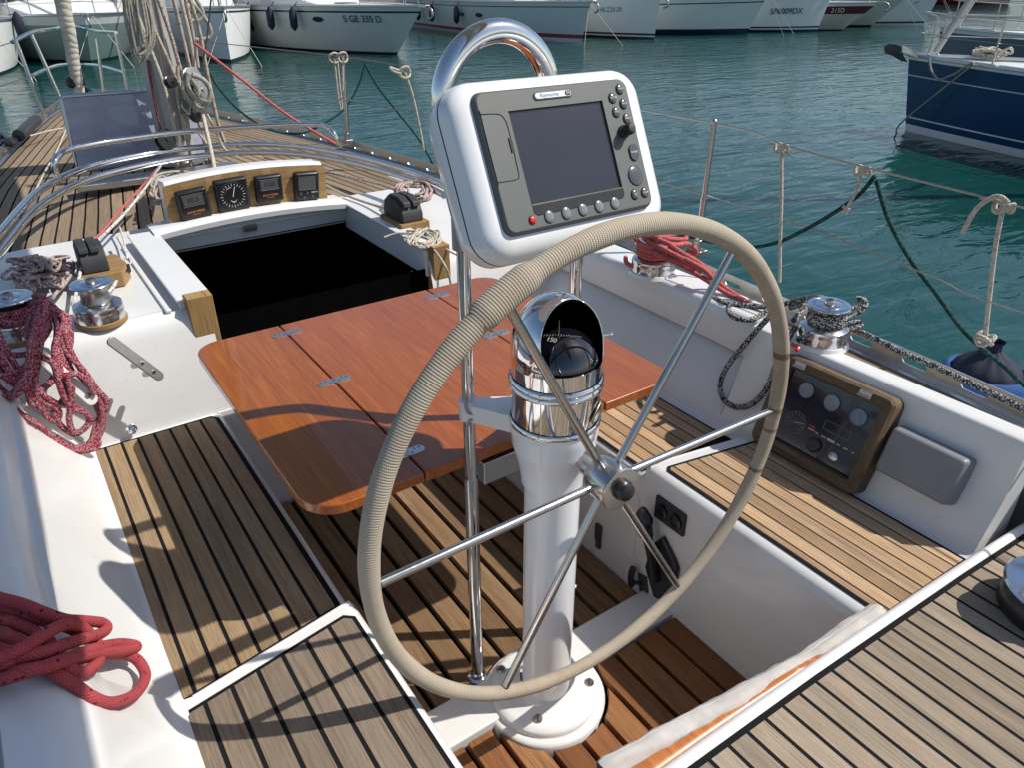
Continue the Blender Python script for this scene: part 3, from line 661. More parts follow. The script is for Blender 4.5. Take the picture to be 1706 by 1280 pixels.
for sg,x in((-1,PL),(1,PR)):
    mb.lathe([(.0205,.822),(.0205,.868)],(x,1.16,0),n=24)
    A=Vector((PX+sg*.03,PY+.08,.845)); B=Vector((x,1.16,.845)); d=(B-A).normalized(); sdv=Vector((-d.y,d.x,0))
    rows=[]
    for t in(0,.2,.4,.6,.8,1):
        w=.045*(1-t)+.016*t if t<.5 else .030-.012*(t-.5)*2; p=A+(B-A)*t; rows.append([p+sdv*w+Vector((0,0,.018)),p-sdv*w+Vector((0,0,.018)),p-sdv*w-Vector((0,0,.022)),p+sdv*w-Vector((0,0,.022))])
    mb.grid(rows,closed=True)
build('guard_bracket',mb,M['gelclean'],gd,ang=40)
mb=MB(); mb.tube(spl([(PL-.012,1.145,1.2),(PL-.02,1.14,1.0),(PL-.017,1.142,.86),(PL+.005,1.135,.84),(PL-.018,1.142,.80),(PL-.012,1.142,.6),(PL-.010,1.14,.25),(PL-.004,1.139,.14)],8),.0035,8); build('cable',mb,plain('grey_cable',(.30,.30,.29),.5),gd)
# wheel
WC=Vector((.805,.84,.803)); WR=.499
wh=thing('helm_wheel','large steering wheel with beige cord wrapped rim and six steel spokes','steering wheel',WC)
mb=MB(); N=288; pts=[];rad=[]
for i in range(N):
    a=2*math.pi*i/N; pts.append(WC+Vector((math.cos(a)*WR,0,math.sin(a)*WR))); d=math.degrees(a)
    r=.0166+.0022*math.sin(a-.15)+.0005*math.sin(a*9)+.0003*math.sin(a*23); 
    if 113<d<124: r=.0242
    elif 112.2<d<=113 or 124<=d<124.8: r=.0215
    rad.append(r)
mb.tube(pts,rad,28,closed=True); build('rim',mb,M['wrap'],wh)
mb=MB(); mb.lathe([(.030,.062),(.041,.058),(.044,.050),(.044,.004),(.041,0),(.022,0)],WC+Vector((0,.028,0)),(0,-1,0),n=48); mb.lathe([(.0225,.03),(.0225,0)],WC+Vector((0,.03,0)),(0,1,0),n=32)
mb.lathe([(.0445,0),(.0455,.0015),(.0440,.003),(.0,.0032)],WC+Vector((0,-.034,0)),(0,-1,0),n=48,cap=False); build('hub',mb,M['brushed'],wh)
mb=MB(); mb.lathe([(.0215,0),(.0215,.006),(.018,.010),(.0175,.016),(.013,.020),(.0,.021)],WC+Vector((.002,-.037,0)),(0,-1,0),n=12); build('hub_cap',mb,M['black'],wh)
for kx,an in enumerate((-1.5,57,119,180,240,-59)):
    d=Vector((math.cos(R(an)),0,math.sin(R(an)))); mb=MB(); mb.tube([WC+d*.038,WC+d*.482],.0082,16); build('spoke',mb,M['brushed'],wh)
    mb=MB(); 
# ---------------- chart plotter pod ----------------
th=R(26.2); PO=(.82,1.0075,1.3815); FM=frame(PO,(1,0,0),(0,math.sin(th),math.cos(th)))
pod=thing('chart_plotter_pod','white pod with grey chart plotter, dark screen and keys, above the wheel','chart plotter',PO)
def local(name,mb,mats,par=None,**k): return build(name,mb,mats,par or pod,**k)
mb=MB(); mb.T=FM; rings=[]
def rr3(i,r,z): return [(x,y,z) for x,y in rrect(-.214+i,-.152+i,.198-i,.148-i,r,8)]
for z,i,r in((0.0,.034,.030),(-.001,.028,.034),(-.004,.020,.040),(-.010,.010,.046),(-.020,.004,.052),(-.040,0,.056)): rings.append(rr3(i,r,z))
ids=mb.grid(rings[::-1],closed=True); mb.face(ids[-1]); build('front_shell',mb,M['podwhite'],pod,ang=45)
mb=MB(); mb.T=FM; mb.grid([rr3(.0015,.055,-.046),rr3(.0015,.055,-.039)],closed=True); build('seal',mb,M['black'],pod)
mb=MB(); mb.T=FM; rings=[rr3(i,r,z) for z,i,r in((-.044,0,.056),(-.048,-.001,.056),(-.078,.001,.058),(-.095,.007,.06),(-.112,.020,.06),(-.126,.042,.05),(-.134,.068,.04))]; ids=mb.grid(rings[::-1],closed=True); mb.face(ids[0][::-1]); build('back_shell',mb,M['podwhite'],pod,ang=45)
plt=MB(); plt.T=FM
def gr(i,r,z): return [(x,y,z) for x,y in rrect(-.173+i,-.112+i,.152-i,.121-i,r,6)]
ids=plt.grid([gr(.006,.014,.0105),gr(.004,.016,.0095),gr(.0015,.018,.006),gr(0,.019,0)],closed=True)
# front face with a hole for the screen
sx0,sy0,sx1,sy1=-.1135,-.0675,.0855,.0845
hole=[(sx0,sy0,.0105),(sx1,sy0,.0105),(sx1,sy1,.0105),(sx0,sy1,.0105)]
out=[(x,y,.0105) for x,y in rrect(-.167,-.106,.146,.115,.014,6)]
n_=6; c1=out[0:7];c2=out[7:14];c3=out[14:21];c4=out[21:28]
plt.poly([hole[2]]+[hole[3]]+c2[::1][:0]) if 0 else None
plt.poly([*c1[3:],*c2[:4],hole[3],hole[2]]); plt.poly([*c2[3:],*c3[:4],hole[0],hole[3]]); plt.poly([*c3[3:],*c4[:4],hole[1],hole[0]]); plt.poly([*c4[3:],*c1[:4],hole[2],hole[1]])
plt.grid([hole,[(x,y,.006) for x,y,_ in hole]],closed=True)
unit=build('plotter_housing',plt,M['grey'],pod,ang=30)
mb=MB(); mb.T=FM; mb.poly([(sx0-.001,sy0-.001,.0065),(sx1+.001,sy0-.001,.0065),(sx1+.001,sy1+.001,.0065),(sx0-.001,sy1+.001,.0065)]); build('screen',mb,M['screen'],unit,flat=True)
mb=MB(); mb.T=FM
for a,b in(((sx0,sy0),(sx1,sy0+.0035)),((sx0,sy1-.0035),(sx1,sy1)),((sx0,sy0),(sx0+.0035,sy1)),((sx1-.0035,sy0),(sx1,sy1))): mb.poly([(a[0],a[1],.0072),(b[0],a[1],.0072),(b[0],b[1],.0072),(a[0],b[1],.0072)])
build('screen_border',mb,M['black'],unit,flat=True)
mb=MB(); mb.T=FM; mb.prism([(x,y,.0085) for x,y in rrect(-.1125,-.0875,.0865,-.0685,[.001,.001,.009,.009],4)],(0,0,.0028)); build('soft_key_strip',mb,M['black'],unit,bevel=.001)
def key(x,y,rx,ry,mat,h=.0035,name='key',lab=None,par=unit,ring=True):
    mb=MB(); mb.T=FM
    P=[[(x+rx*f*math.cos(2*math.pi*i/24),y+ry*f*math.sin(2*math.pi*i/24),z) for i in range(24)] for f,z in((1,.0095),(1,.0105+h*.6),(.8,.0105+h*.95),(.4,.0105+h*1.05))]
    ids=mb.grid(P[::-1],closed=True); mb.face(ids[0])
    if ring: mb.tube([(x+rx*1.1*math.cos(2*math.pi*i/24),y+ry*1.1*math.sin(2*math.pi*i/24),.0103) for i in range(24)],.0006,5,closed=True,mi=1)
    if lab: addtext(mb,lab,rx*.62,FM@Matrix.Translation((x,y,.0107+h*1.05)),2) if 0 else None
    if lab:
        T=mb.T; mb.T=Matrix.Identity(4); addtext(mb,lab,min(.0048,rx*.55),FM@Matrix.Translation((x,y,.0108+h*1.06)),2,.0001); mb.T=T
    return build(name,mb,[mat,M['black'],M['whitep']],par,ang=50)
for i in range(5): key(-.085+.036*i,-.0925,.0088,.0102,M['softkey'])
kr=key(-.1195,-.0925,.0062,.0065,M['red'],name='power_key'); kr['label']='red power key'
for (x,y),l in zip(((.130,.100),(.109,.086),(.131,.074),(.110,.061),(.131,.048),(.109,-.085),(.133,-.085)),('PAGE','ACTIVE','DATA','WPTS','MENU','OK','CLEAR')): key(x,y,.0078,.0085,M['btn'],lab=l)
mb=MB(); mb.T=FM; mb.prism([(x,y,.0095) for x,y in rrect(.1195,-.026,.1385,.003,.0094,8)],(0,0,.004)); T=mb.T; mb.T=Matrix.Identity(4); addtext(mb,'RANGE',.0045,FM@Matrix.Translation((.129,-.0115,.0137)),1,.0001); build('range_key',mb,[M['btn'],M['whitep']],unit,bevel=.001)
key(.121,-.053,.0158,.0162,M['btn'],.003,'cursor_pad')
mb=MB(); mb.T=FM; mb.lathe([(.0115,.010),(.0115,.0165),(.0100,.018),(.0098,.026),(.0106,.028),(.0100,.033),(.0075,.0365),(0,.0375)],(.116,.026,0),n=24); build('rotary_knob',mb,M['blackm'],unit,ang=30)
mb=MB(); mb.T=FM; dr=[(-.1665,.082),(-.1665,-.022),(-.1645,-.024),(-.130,-.024),(-.1235,-.018),(-.1225,.000),(-.1215,.028),(-.1215,.060),(-.1245,.074),(-.134,.0815),(-.1645,.084)]
mb.tube([(x,y,.0106) for x,y in spl(dr,4,True)],.0008,6,closed=True); build('card_door_seam',mb,M['black'],unit)
mb=MB(); mb.T=FM; mb.prism([(-.1265,.043,.0105),(-.1265,.018,.0105),(-.120,.021,.0105),(-.120,.040,.0105)],(0,0,.0016)); build('door_latch',mb,M['black'],unit,bevel=.001)
mb=MB(); mb.T=FM; mb.prism([(x,y,.0100) for x,y in rrect(-.058,.0960,.023,.1095,.0066,8)],(0,0,.0022)); build('badge_rim',mb,M['greyd'],unit,bevel=.0008)
mb=MB(); mb.T=FM; mb.prism([(x,y,.0118) for x,y in rrect(-.055,.0980,.020,.1075,.0047,8)],(0,0,.0012),0); mb.prism([(x,y,.0126) for x,y in rrect(.0065,.0988,.0185,.1067,.0035,6)],(0,0,.0008),1)
T=mb.T; mb.T=Matrix.Identity(4); addtext(mb,'Raymarine',.0092,FM@Matrix.Translation((-.026,.1028,.0133)),2,.0001); addtext(mb,'E80',.0048,FM@Matrix.Translation((.0125,.1028,.0138)),3,.0001); build('badge',mb,[M['whitep'],M['black'],M['bluep'],M['whitep']],unit)
for x in(PL,PR):
    mb=MB(); mb.lathe([(.021,0),(.021,.06)],(x,1.16,1.20),n=20); build('mounting_clamp',mb,M['tarn'],pod)
# ---------------- cockpit table ----------------
tb=thing('cockpit_table','varnished folding cockpit table with two hinged leaves','table',(XC,1.6,0))
TZ=.706; TH=.026; ta,tc_,td=.318,.570,1.072; te=1.322; y0,y1=1.150,2.055
def leaf(name,poly,mat,bump=0):
    mb=MB(); mb.prism([(x,y,TZ) for x,y in poly],(0,0,TH)); return build(name,mb,mat,tb,bevel=.005,seg=3)
l1=leaf('table_leaf',rrect(ta,y0,tc_-.0022,y1,[.004,.07,.085,.004],10),M['mahogp']); leaf('table_top',rrect(tc_+.0022,y0,td-.0022,y1,.004,2),M['mahog']); leaf('table_leaf',rrect(td+.0022,y0,te,y1,[.07,.004,.004,.07],10),M['mahog'])
for hx in(tc_,td):
    for hy in(1.235,1.635,1.985):
        mb=MB(); 
        for sg in(-1,1): mb.prism([(x,y,TZ+TH) for x,y in (rrect(hx+.004,hy-.014,hx+.044,hy+.014,[.0135,.001,.001,.0135],6) if sg>0 else rrect(hx-.044,hy-.014,hx-.004,hy+.014,[.001,.0135,.0135,.001],6))],(0,0,.0018))
        for k_ in range(5): mb.tube([(hx,hy-.0135+k_*.0056,TZ+TH+.0006),(hx,hy-.0135+k_*.0056+.0048,TZ+TH+.0006)],.0032,10)
        for sx in(-.034,-.022,-.012,.012,.022,.034): mb.lathe([(.0026,0),(.0022,.0026),(0,.0028)],(hx+sx,hy+(.006 if int(abs(sx)*1000)%3 else -.006),TZ+TH),n=10,mi=1)
        build('hinge',mb,[M['hinge'],M['greyd']],tb)
mb=MB(); mb.box((XC,1.6,.675),(.40,.70,.055)); build('under_frame',mb,M['alu'],tb,bevel=.003)
mb=MB(); mb.box((XC,1.22,.660),(.20,.13,.06)); build('guard_mount',mb,M['alu'],tb,bevel=.003)

# ================= winches =================
def winch(label,loc,wood=True,sc=1.0,group='chrome sheet winches on the coamings',rz=0,bw=.068):
    t=thing('winch',label,'winch',loc,rz,group); z=0
    if wood:
        mb=MB(); mb.lathe([(bw*1.05,0),(bw*1.05,.012),(bw*1.02,.014)],n=40); build('wooden_base',mb,M['teakblk'],t,world=False); z=.014
    else:
        mb=MB(); mb.lathe([(bw*1.12,0),(bw*1.06,.012)],n=40); build('base_pad',mb,M['gelclean'],t,world=False); z=.010
    mb=MB(); mb.lathe([(bw,z),(bw*1.0,z+.026),(bw*.985,z+.030),(bw*1.0,z+.034),(bw*.97,z+.043),(bw*.80,z+.050),(bw*.62,z+.055)],n=56); build('skirt',mb,M['winchchrome'],t,world=False)
    mb=MB(); h=z+.055; mb.lathe([(bw*.62,h),(bw*.56,h+.01),(bw*.55,h+.025),(bw*.60,h+.042),(bw*.64,h+.046)],n=48,cap=False); build('drum',mb,M['tarn'],t,world=False)
    mb=MB(); mb.lathe([(bw*.62,h+.044),(bw*.86,h+.048),(bw*.87,h+.051),(bw*.84,h+.054),(bw*.70,h+.055),(bw*.69,h+.0538),(bw*.50,h+.0538),(bw*.49,h+.055),(bw*.22,h+.058)],n=56); build('top_disc',mb,M['sky_disc'],t,world=False)
    mb=MB(); mb.lathe([(bw*.22,h+.058),(bw*.21,h+.065),(bw*.13,h+.067)],n=24); build('spindle',mb,M['tarn'],t,world=False)
    mb=MB(); mb.lathe([(bw*.12,h+.0672),(bw*.12,h+.0676)],n=8); build('handle_socket',mb,M['black'],t,world=False)
    return t,h
W1,_=winch('chrome winch on a round wooden base beside the companionway, no rope on it',(.137,2.352,.746))
W2,_=winch('chrome winch at the left edge with red and white rope wound on it',(-.072,2.385,.738),bw=.074)
W3,_=winch('chrome winch on the starboard coaming buried under coral red ropes',(1.795,1.735,.735),False,bw=.076)
W4,_=winch('chrome winch on the starboard coaming with black and white rope wound on it',(1.785,1.050,.740),False,bw=.067)
# big dark winch on the helm deck
W5=thing('winch','large dark winch with blue reflecting top on the teak helm deck, right edge','winch',(1.530,.268,.506))
for nm,pr_,mt in(('base_drum',[(.098,0),(.102,.01),(.100,.035),(.092,.05),(.088,.054)],M['black']),('top_disc',[(.088,.054),(.100,.058),(.104,.064),(.100,.070),(.062,.074)],M['sky_disc']),('drum',[(.056,.072),(.050,.085),(.048,.11),(.056,.135)],M['tarn']),('cap',[(.058,.135),(.072,.140),(.070,.148),(.02,.152)],M['winchchrome'])):
    mb=MB(); mb.lathe(pr_,n=48); build(nm,mb,mt,W5,world=False)

# ================= engine panel, cover box, controls =================
wy=Vector((.085,0,.24)).normalized(); EO=(1.60,1.0,.452); EM=frame(EO,(0,-1,0),wy)
ep=thing('instrument_panel','wood framed engine instrument panel with gauges behind dark acrylic','instrument panel',EO)
mb=MB(); mb.T=EM; x0,x1,z0,z1=-.085,.255,.015,.290; fw=.036; D=.045
def fr(i,r,z): return [(x,y,z) for x,y in rrect(x0+i,z0+i,x1-i,z1-i,r,6)]
for z,i,r in(): pass
mb.grid([fr(fw,.003,.006),fr(fw,.003,.020),fr(fw-.004,.004,.028),fr(.008,.018,.030),fr(.002,.022,.022),fr(0,.024,-.06)],closed=True)
for f,uu in zip(range(len(mb.f)),mb.uv):
    P=[mb.v[i] for i in mb.f[f]]; c=sum(P,Vector())/4; lc=EM.inverted()@c; hor=(abs((lc.y-(z0+z1)/2))/(z1-z0)>abs(lc.x-(x0+x1)/2)/(x1-x0))
    mb.uv[f]=[((EM.inverted()@p).x,(EM.inverted()@p).y+(EM.inverted()@p).z) if hor else ((EM.inverted()@p).y,(EM.inverted()@p).x+(EM.inverted()@p).z) for p in P]
build('wooden_frame',mb,M['teakold'],ep,ang=35)
mb=MB(); mb.T=EM; mb.poly([(x,y,.008) for x,y in rrect(x0+fw,z0+fw,x1-fw,z1-fw,.002,2)]); build('panel_face',mb,M['panelglass'],ep,flat=True)
def gauge(x,y,r,mat,name='gauge',needle=240,par=ep,Fm=None,z0_=.009):
    Fm=Fm or EM; mb=MB(); mb.T=Fm; mb.lathe([(r,z0_-.004),(r,z0_+.001),(r*.93,z0_+.002),(r*.91,z0_+.0008)],(x,y,0),n=36,cap=False,mi=1); mb.lathe([(r*.92,z0_),(r*.92,z0_+.0006)],(x,y,0),n=36,mi=0)
    for i in range(11):
        a=R(220-26*i); mb.box((x+r*.76*math.cos(a),y+r*.76*math.sin(a),z0_+.0012),(r*.16,r*.03,.0004),2,rot=Matrix.Rotation(a,3,'Z'))
    a=R(needle); mb.box((x+r*.3*math.cos(a),y+r*.3*math.sin(a),z0_+.0018),(r*.95,r*.07,.0004),2,rot=Matrix.Rotation(a,3,'Z'))
    return build(name,mb,[mat,M['greyd'],plain('needle_print',(.36,.36,.36),.5)],par)
gauge(.012,.212,.0235,M['gauge'],needle=290); gauge(.092,.210,.0240,M['gauge'],needle=290); gauge(.172,.206,.0250,M['gaugeb'],needle=290)
g=gauge(.022,.118,.0300,M['panelglass'],'tachometer',15); mb=MB(); mb.T=EM
mb.tube([(.022+.030*math.cos(R(a)),.118+.030*math.sin(R(a)),.0105) for a in range(0,360,12)],.0007,5,closed=True); build('dial_ring',mb,M['gauge'],g)
for i in range(1): pass
mb=MB(); mb.T=EM; mb.tube([(x,y,.0088) for x,y in rrect(.098,.138,.172,.162,.003,4)],.0006,5,closed=True); build('label_outline',mb,M['gauge'],ep)
mb=MB(); mb.T=EM; mb.lathe([(.0135,.008),(.0135,.011),(.010,.014),(.003,.0145)],(.155,.080,0),n=24); mb.box((.155,.080,.0152),(.002,.008,.001)); build('ignition_switch',mb,M['brushed'],ep)
mb=MB(); mb.T=EM; mb.lathe([(.020,.008),(.020,.014),(.016,.018)],(.095,.085,0),n=24); build('start_button',mb,M['black'],ep)
mb=MB(); mb.T=EM; mb.box((.070,.128,.0092),(.016,.004,.001),0); mb.box((.070,.120,.0092),(.018,.003,.001),1)
for i,w in enumerate((.010,.014,.022,.010,.012,.006)): mb.box((.088+i*.022,.118-i*.0005,.0092),(w,.0028 if i!=2 else .006,.001),1)
build('warning_marking',mb,[M['red'],M['tarn']],ep)
for x in(-.02,.175):
    mb=MB(); mb.T=EM; mb.box((x,z1-.018,.033),(.034,.018,.006)); mb.tube([(x-.018,z1-.024,.038),(x+.018,z1-.024,.038)],.0035,8); build('frame_hinge',mb,M['tarn'],ep,bevel=.001)
# grey cover beside it
gb=MB(); gb.T=frame((1.612,1.0,.452),(0,-1,0),wy)
gx0,gx1,gy0,gy1=.264,.452,.100,.226
def gq(i,r,z): return [(x,y,z) for x,y in rrect(gx0+i,gy0+i,gx1-i,gy1-i,r*.6,6)]
ids=gb.grid([gq(.012,.012,.038),gq(.008,.015,.037),gq(.003,.018,.030),gq(0,.018,.0),gq(0,.018,-.03)],closed=True); gb.face(ids[0])
tag(build('instrument_cover',gb,M['greybox'],None,ang=40),'blank grey plastic instrument cover on the coaming right of the engine panel','instrument cover')
# engine control lever on the starboard riser
X_=XC+.435; LM=frame((X_,1.07,.18),(0,-1,0),(0,0,1))
lv=thing('engine_control','black engine throttle lever on its side mount plate below the seat','throttle lever',(X_,1.07,.18))
mb=MB(); mb.T=LM; mb.prism([(x,y,0) for x,y in((-.045,-.045),(.0,-.125),(.018,-.125),(.070,-.060),(.074,.035),(.060,.055),(.005,.105),(-.03,.05))],(0,0,.016)); build('mount_plate',mb,M['black'],lv,bevel=.006,seg=3)
mb=MB(); mb.T=LM; mb.tube(spl([(.004,-.05,.020),(-.006,.02,.030),(-.018,.08,.040),(-.028,.13,.045)],6),[.017-.004*math.sin(i/18*3.14) for i in range(19)],16); mb.tube(spl([(-.025,.105,.044),(-.032,.14,.048),(-.045,.165,.048),(-.052,.168,.048)],6),[.020]*6+[.022]*6+[.020]*6+[.012],16); mb.sphere((-.032,.150,.048),.024,16,10,sc=(1,1.15,.9)); build('lever',mb,M['black'],lv)
mb=MB(); mb.T=LM; mb.lathe([(.0065,.016),(.0065,.021),(.004,.023)],(-.012,-.035,0),n=16); build('neutral_button',mb,M['red'],lv)
mb=MB(); LM2=frame((X_,1.135,.06),(0,-1,0),(0,0,1)); sk=thing('pull_handle','small black engine stop handle with bracket low on the riser','stop handle',(X_,1.135,.06))
mb.T=LM2; mb.box((.015,-.01,.004),(.035,.075,.008),0,rot=Matrix.Rotation(.25,3,'Z')); build('bracket',mb,M['greyd'],sk,bevel=.002)
mb=MB(); mb.T=LM2; mb.tube(spl([(-.010,.055,.028),(-.012,.035,.032),(-.010,.0,.032),(-.004,-.010,.028)],5),.010,12); mb.tube([(-.008,.005,.03),(.012,-.005,.008)],.006,8); build('grip',mb,M['black'],sk)
so=thing('socket_panel','black weatherproof socket panel set in the riser under the starboard seat','switch panel',(X_,1.055,.36)); SM=frame((X_,1.055,.362),(0,-1,0),(0,0,1))
mb=MB(); mb.T=SM; mb.prism([(x,y,0) for x,y in rrect(-.056,-.038,.056,.038,.006,4)],(0,0,.007)); build('plate',mb,M['blackm'],so,bevel=.002)
for x in(-.026,.026):
    mb=MB(); mb.T=SM; mb.lathe([(.020,.007),(.020,.013),(.014,.015),(.013,.0115)],(x,-.002,0),n=24); mb.box((x,.018,.012),(.018,.008,.006)); build('socket',mb,M['black'],so)
lk=MB(); lk.T=frame((X_,1.33,.092),(0,-1,0),(0,0,1)); lk.box((0,.02,.006),(.026,.055,.012)); lk.box((.002,-.027,.005),(.020,.036,.010)); lk.tube([(0,-.008,.010),(0,.004,.010)],.008,10)
tag(build('locker_latch',lk,M['greyd'],None,bevel=.002),'small grey locker latch on the riser left of the throttle lever','latch')
lid=MB(); lid.T=frame((X_-.001,1.25,.20),(0,-1,0),(0,0,1)); q=rrect(-.14,-.10,.075,.155,.035,6); lid.tube([(x,y,.001) for x,y in q],.0018,5,closed=True); build('locker_outline',lid,M['gel'],boat)
# cleats
cl=thing('jam_cleat','flat grey metal cleat standing on the bulkhead below the chrome winch','cleat',(.22,2.20,.63))
a=Vector(yt(185,570,2.155)); b=Vector(yt(263,628,2.130)); d=(b-a).normalized(); up=Vector((.15,-.75,.6)).normalized(); sv=d.cross(up).normalized(); mb=MB()
CM=frame((a+b)/2,d,sv); L=(b-a).length/2
CM=frame((a+b)/2,d,(up.cross(d)).normalized()); mb.T=CM
mb.prism([(x,y,0) for x,y in ([( -L-.008+.010*(1-math.cos(R(t))) ,.0095*math.sin(R(t))) for t in ()]+rrect(-L-.012,-.0125,L+.012,.0155,[.014,.011,.011,.014],6))],(0,0,.010)); build('bar',mb,metal('dull_grey_alloy',(.26,.25,.24),.42,.2,60),cl,bevel=.004,seg=3)
for x in(.018,.058):
    mb=MB(); mb.T=CM; mb.lathe([(.0065,.0095),(.0065,.0112),(.0045,.0116)],(x,.001,0),n=16); mb.lathe([(.004,.0117),(.004,.0119)],(x,.001,0),n=12,mi=1); build('screw',mb,[M['chrome'],M['black']],cl)
mb=MB(); mb.T=CM; mb.tube([(.018,0,0),(.018,0,-.045)],.009,12); mb.tube([(.058,0,0),(.058,0,-.045)],.009,12); build('stem',mb,M['tarn'],cl)
wc=thing('rope_cleat','off white plastic cleat on the bulkhead under the red and white rope coil','cleat',(.02,2.17,.60))
a=Vector(yt(62,590,2.16)); b=Vector(yt(152,668,2.14)); d=(b-a).normalized(); CM=frame((a+b)/2,d,up.cross(d).normalized()); L=(b-a).length/2; mb=MB(); mb.T=CM
mb.prism([(x,y,0) for x,y in rrect(-L-.01,-.018,L+.012,.018,[.017,.014,.014,.017],6)],(0,0,.012)); mb.box((0,0,-.02),(.08,.02,.04)); build('bar',mb,M['offwhite'],wc,bevel=.004,seg=3)
mb=MB(); mb.T=CM; mb.lathe([(.0085,.0115),(.0085,.0132),(.006,.0136)],(L-.02,0,0),n=16); build('screw',mb,M['tarn'],wc)
ft=thing('deck_fitting','small chrome deck fitting at the head of the port seat','fitting',(.125,2.19,.45)); q=yt(219,716,2.19)
mb=MB(); mb.lathe([(.017,0),(.016,.003),(.010,.006),(.009,.014)],q,(0,-1,.1),n=20); mb.tube([Vector(q)+Vector((0,-.012,.006)),Vector(q)+Vector((0,-.016,-.004))],.012,12); build('body',mb,M['chrome'],ft)
# ================= instruments over the companionway =================
ins=thing('instrument_pod','white instrument pod with wooden face and four black displays over the companionway','instrument pod',(XC,3.10,.79))
IX0,IX1=XC-.318,XC+.325
def arch(x): return .022*(1-((x-XC)/.33)**2)
mb=MB(); mb2=MB(); n=20; f=[];g=[]
yb=3.15
rows=[]
for i in range(n+1):
    x=IX0+.008+(IX1-IX0-.016)*i/n; a=arch(x); rows.append([(x,3.066,.795+a*.5),(x,3.068,.936+a),(x,3.064,.942+a),(x,3.068,.950+a),(x,3.080,.954+a),(x,yb,.945+a),(x,yb+.03,.945+a),(x,yb+.07,.78)])
mb.grid(rows[::-1],0)
for r in(rows[0],rows[-1][::-1]): mb.poly(r)
build('cover',mb,M['gelclean'],ins,ang=45)
fr_=[(IX0+(IX1-IX0)*i/n,3.060,.803+arch(IX0+(IX1-IX0)*i/n)*.6) for i in range(n+1)]; to=[(x,3.0602,.941+arch(x)) for x,_,_ in fr_]
mb=MB(); ru=3.3
for i in range(n):
    mb.face([mb.add(p) for p in(fr_[i],fr_[i+1],to[i+1],to[i])],0,[(fr_[i][0],0),(fr_[i+1][0],0),(to[i+1][0],.13),(to[i][0],.13)])
mb.poly(fr_[::-1][:0] or [fr_[0],to[0],(to[0][0],3.07,to[0][2]),(fr_[0][0],3.07,fr_[0][2])]); 
build('wooden_face',mb,M['teakblk'],ins,ang=30)
def inst(cx,cz,w,h,kind,rot):
    Fm=frame((XC+cx,3.058,.862+cz),(math.cos(rot),0,math.sin(rot)),(-math.sin(rot),-.10,math.cos(rot)))
    mb=MB(); mb.T=Fm; P=[[(x,y,z) for x,y in rrect(-w/2+i,-h/2+i,w/2-i,h/2-i,r,4)] for z,i,r in((.022,.009,.005),(.021,.006,.006),(.016,.002,.009),(0,0,.010))]
    ids=mb.grid(P,closed=True); mb.face(ids[0]); o=build('display_housing',mb,M['black'],ins,ang=40)
    for sx in(-1,1):
        for sy in(-1,1): 
            s=MB(); s.T=Fm; s.lathe([(.003,.0205),(.003,.0225)],(sx*(w/2-.009),sy*(h/2-.009),0),n=10); build('screw',s,M['black'],o)
    mb=MB(); mb.T=Fm
    if kind[0]=='lcd':
        x0,x1,y0,y1=-w*.32,w*.32,h*.02,h*.34
        mb.poly([(x0,y0,.0226),(x1,y0,.0226),(x1,y1,.0226),(x0,y1,.0226)],0); mb.tube([(x0-.003,y0-.003,.0228),(x1+.003,y0-.003,.0228),(x1+.003,y1+.003,.0228),(x0-.003,y1+.003,.0228)],.0007,4,closed=True,mi=1)
        T=mb.T; mb.T=Matrix.Identity(4); addtext(mb,kind[2],h*.22,Fm@Matrix.Translation((0,(y0+y1)/2,.0228)),2,.0001); addtext(mb,kind[1],h*.098,Fm@Matrix.Translation((0,-h*.20,.0226)),3,.0002); mb.T=T
        mb.box((0,-h*.29,.0226),(w*.25,.0012,.0003),3)
        build('display',mb,[M['lcd'],M['gauge'],M['black'],M['orangep']],o)
    elif kind[0]=='dial':
        r=w*.42; mb.lathe([(r,.022),(r,.0232),(r*.97,.0238)],(0,0,0),n=40,cap=False,mi=1); mb.lathe([(r*.95,.0222),(r*.95,.0226)],(0,0,0),n=40,mi=0)
        for i in range(24): a=R(15*i); mb.box((r*.80*math.cos(a),r*.80*math.sin(a),.0230),(r*(.20 if i%2==0 else .12),.0016,.0003),2,rot=Matrix.Rotation(a,3,'Z'))
        for a0,m_ in((130,3),(95,2)): 
            mb.tube([(r*.62*math.cos(R(a0+t)),r*.62*math.sin(R(a0+t)),.023) for t in range(0,40,5)],.0008,4,mi=m_)
        a=R(72); mb.box((r*.28*math.cos(a),r*.28*math.sin(a),.0236),(r*.75,.0026,.0004),2,rot=Matrix.Rotation(a,3,'Z')); mb.box((0,-r*.45,.0232),(r*.30,.0016,.0003),2); mb.tube([(-.012,-.018,.023),(0,-.030,.023),(.012,-.018,.023)],.0008,4,mi=2)
        build('display',mb,[M['black'],M['greyd'],M['whitep'],M['red']],o)
    else:
        x0,x1,y0,y1=-w*.36,w*.34,-h*.10,h*.36; mb.poly([(x0,y0,.0226),(x1,y0,.0226),(x1,y1,.0226),(x0,y1,.0226)],0); mb.tube([(x0,y0,.0228),(x1,y0,.0228),(x1,y1,.0228),(x0,y1,.0228)],.0006,4,closed=True,mi=1)
        T=mb.T; mb.T=Matrix.Identity(4); addtext(mb,'DEPTH',h*.075,Fm@Matrix.Translation((w*.27,-h*.20,.0226)),3,.0002); mb.T=T
        for i,(bx,by) in enumerate(((-.28,-.22),(-.02,-.22),(.20,-.34),(-.14,-.36))): mb.lathe([(.006,.021),(.0055,.0245),(.003,.025)],(bx*w,by*h,0),n=12,mi=2)
        build('display',mb,[M['lcd'],M['greyd'],M['btn'],M['whitep']],o)
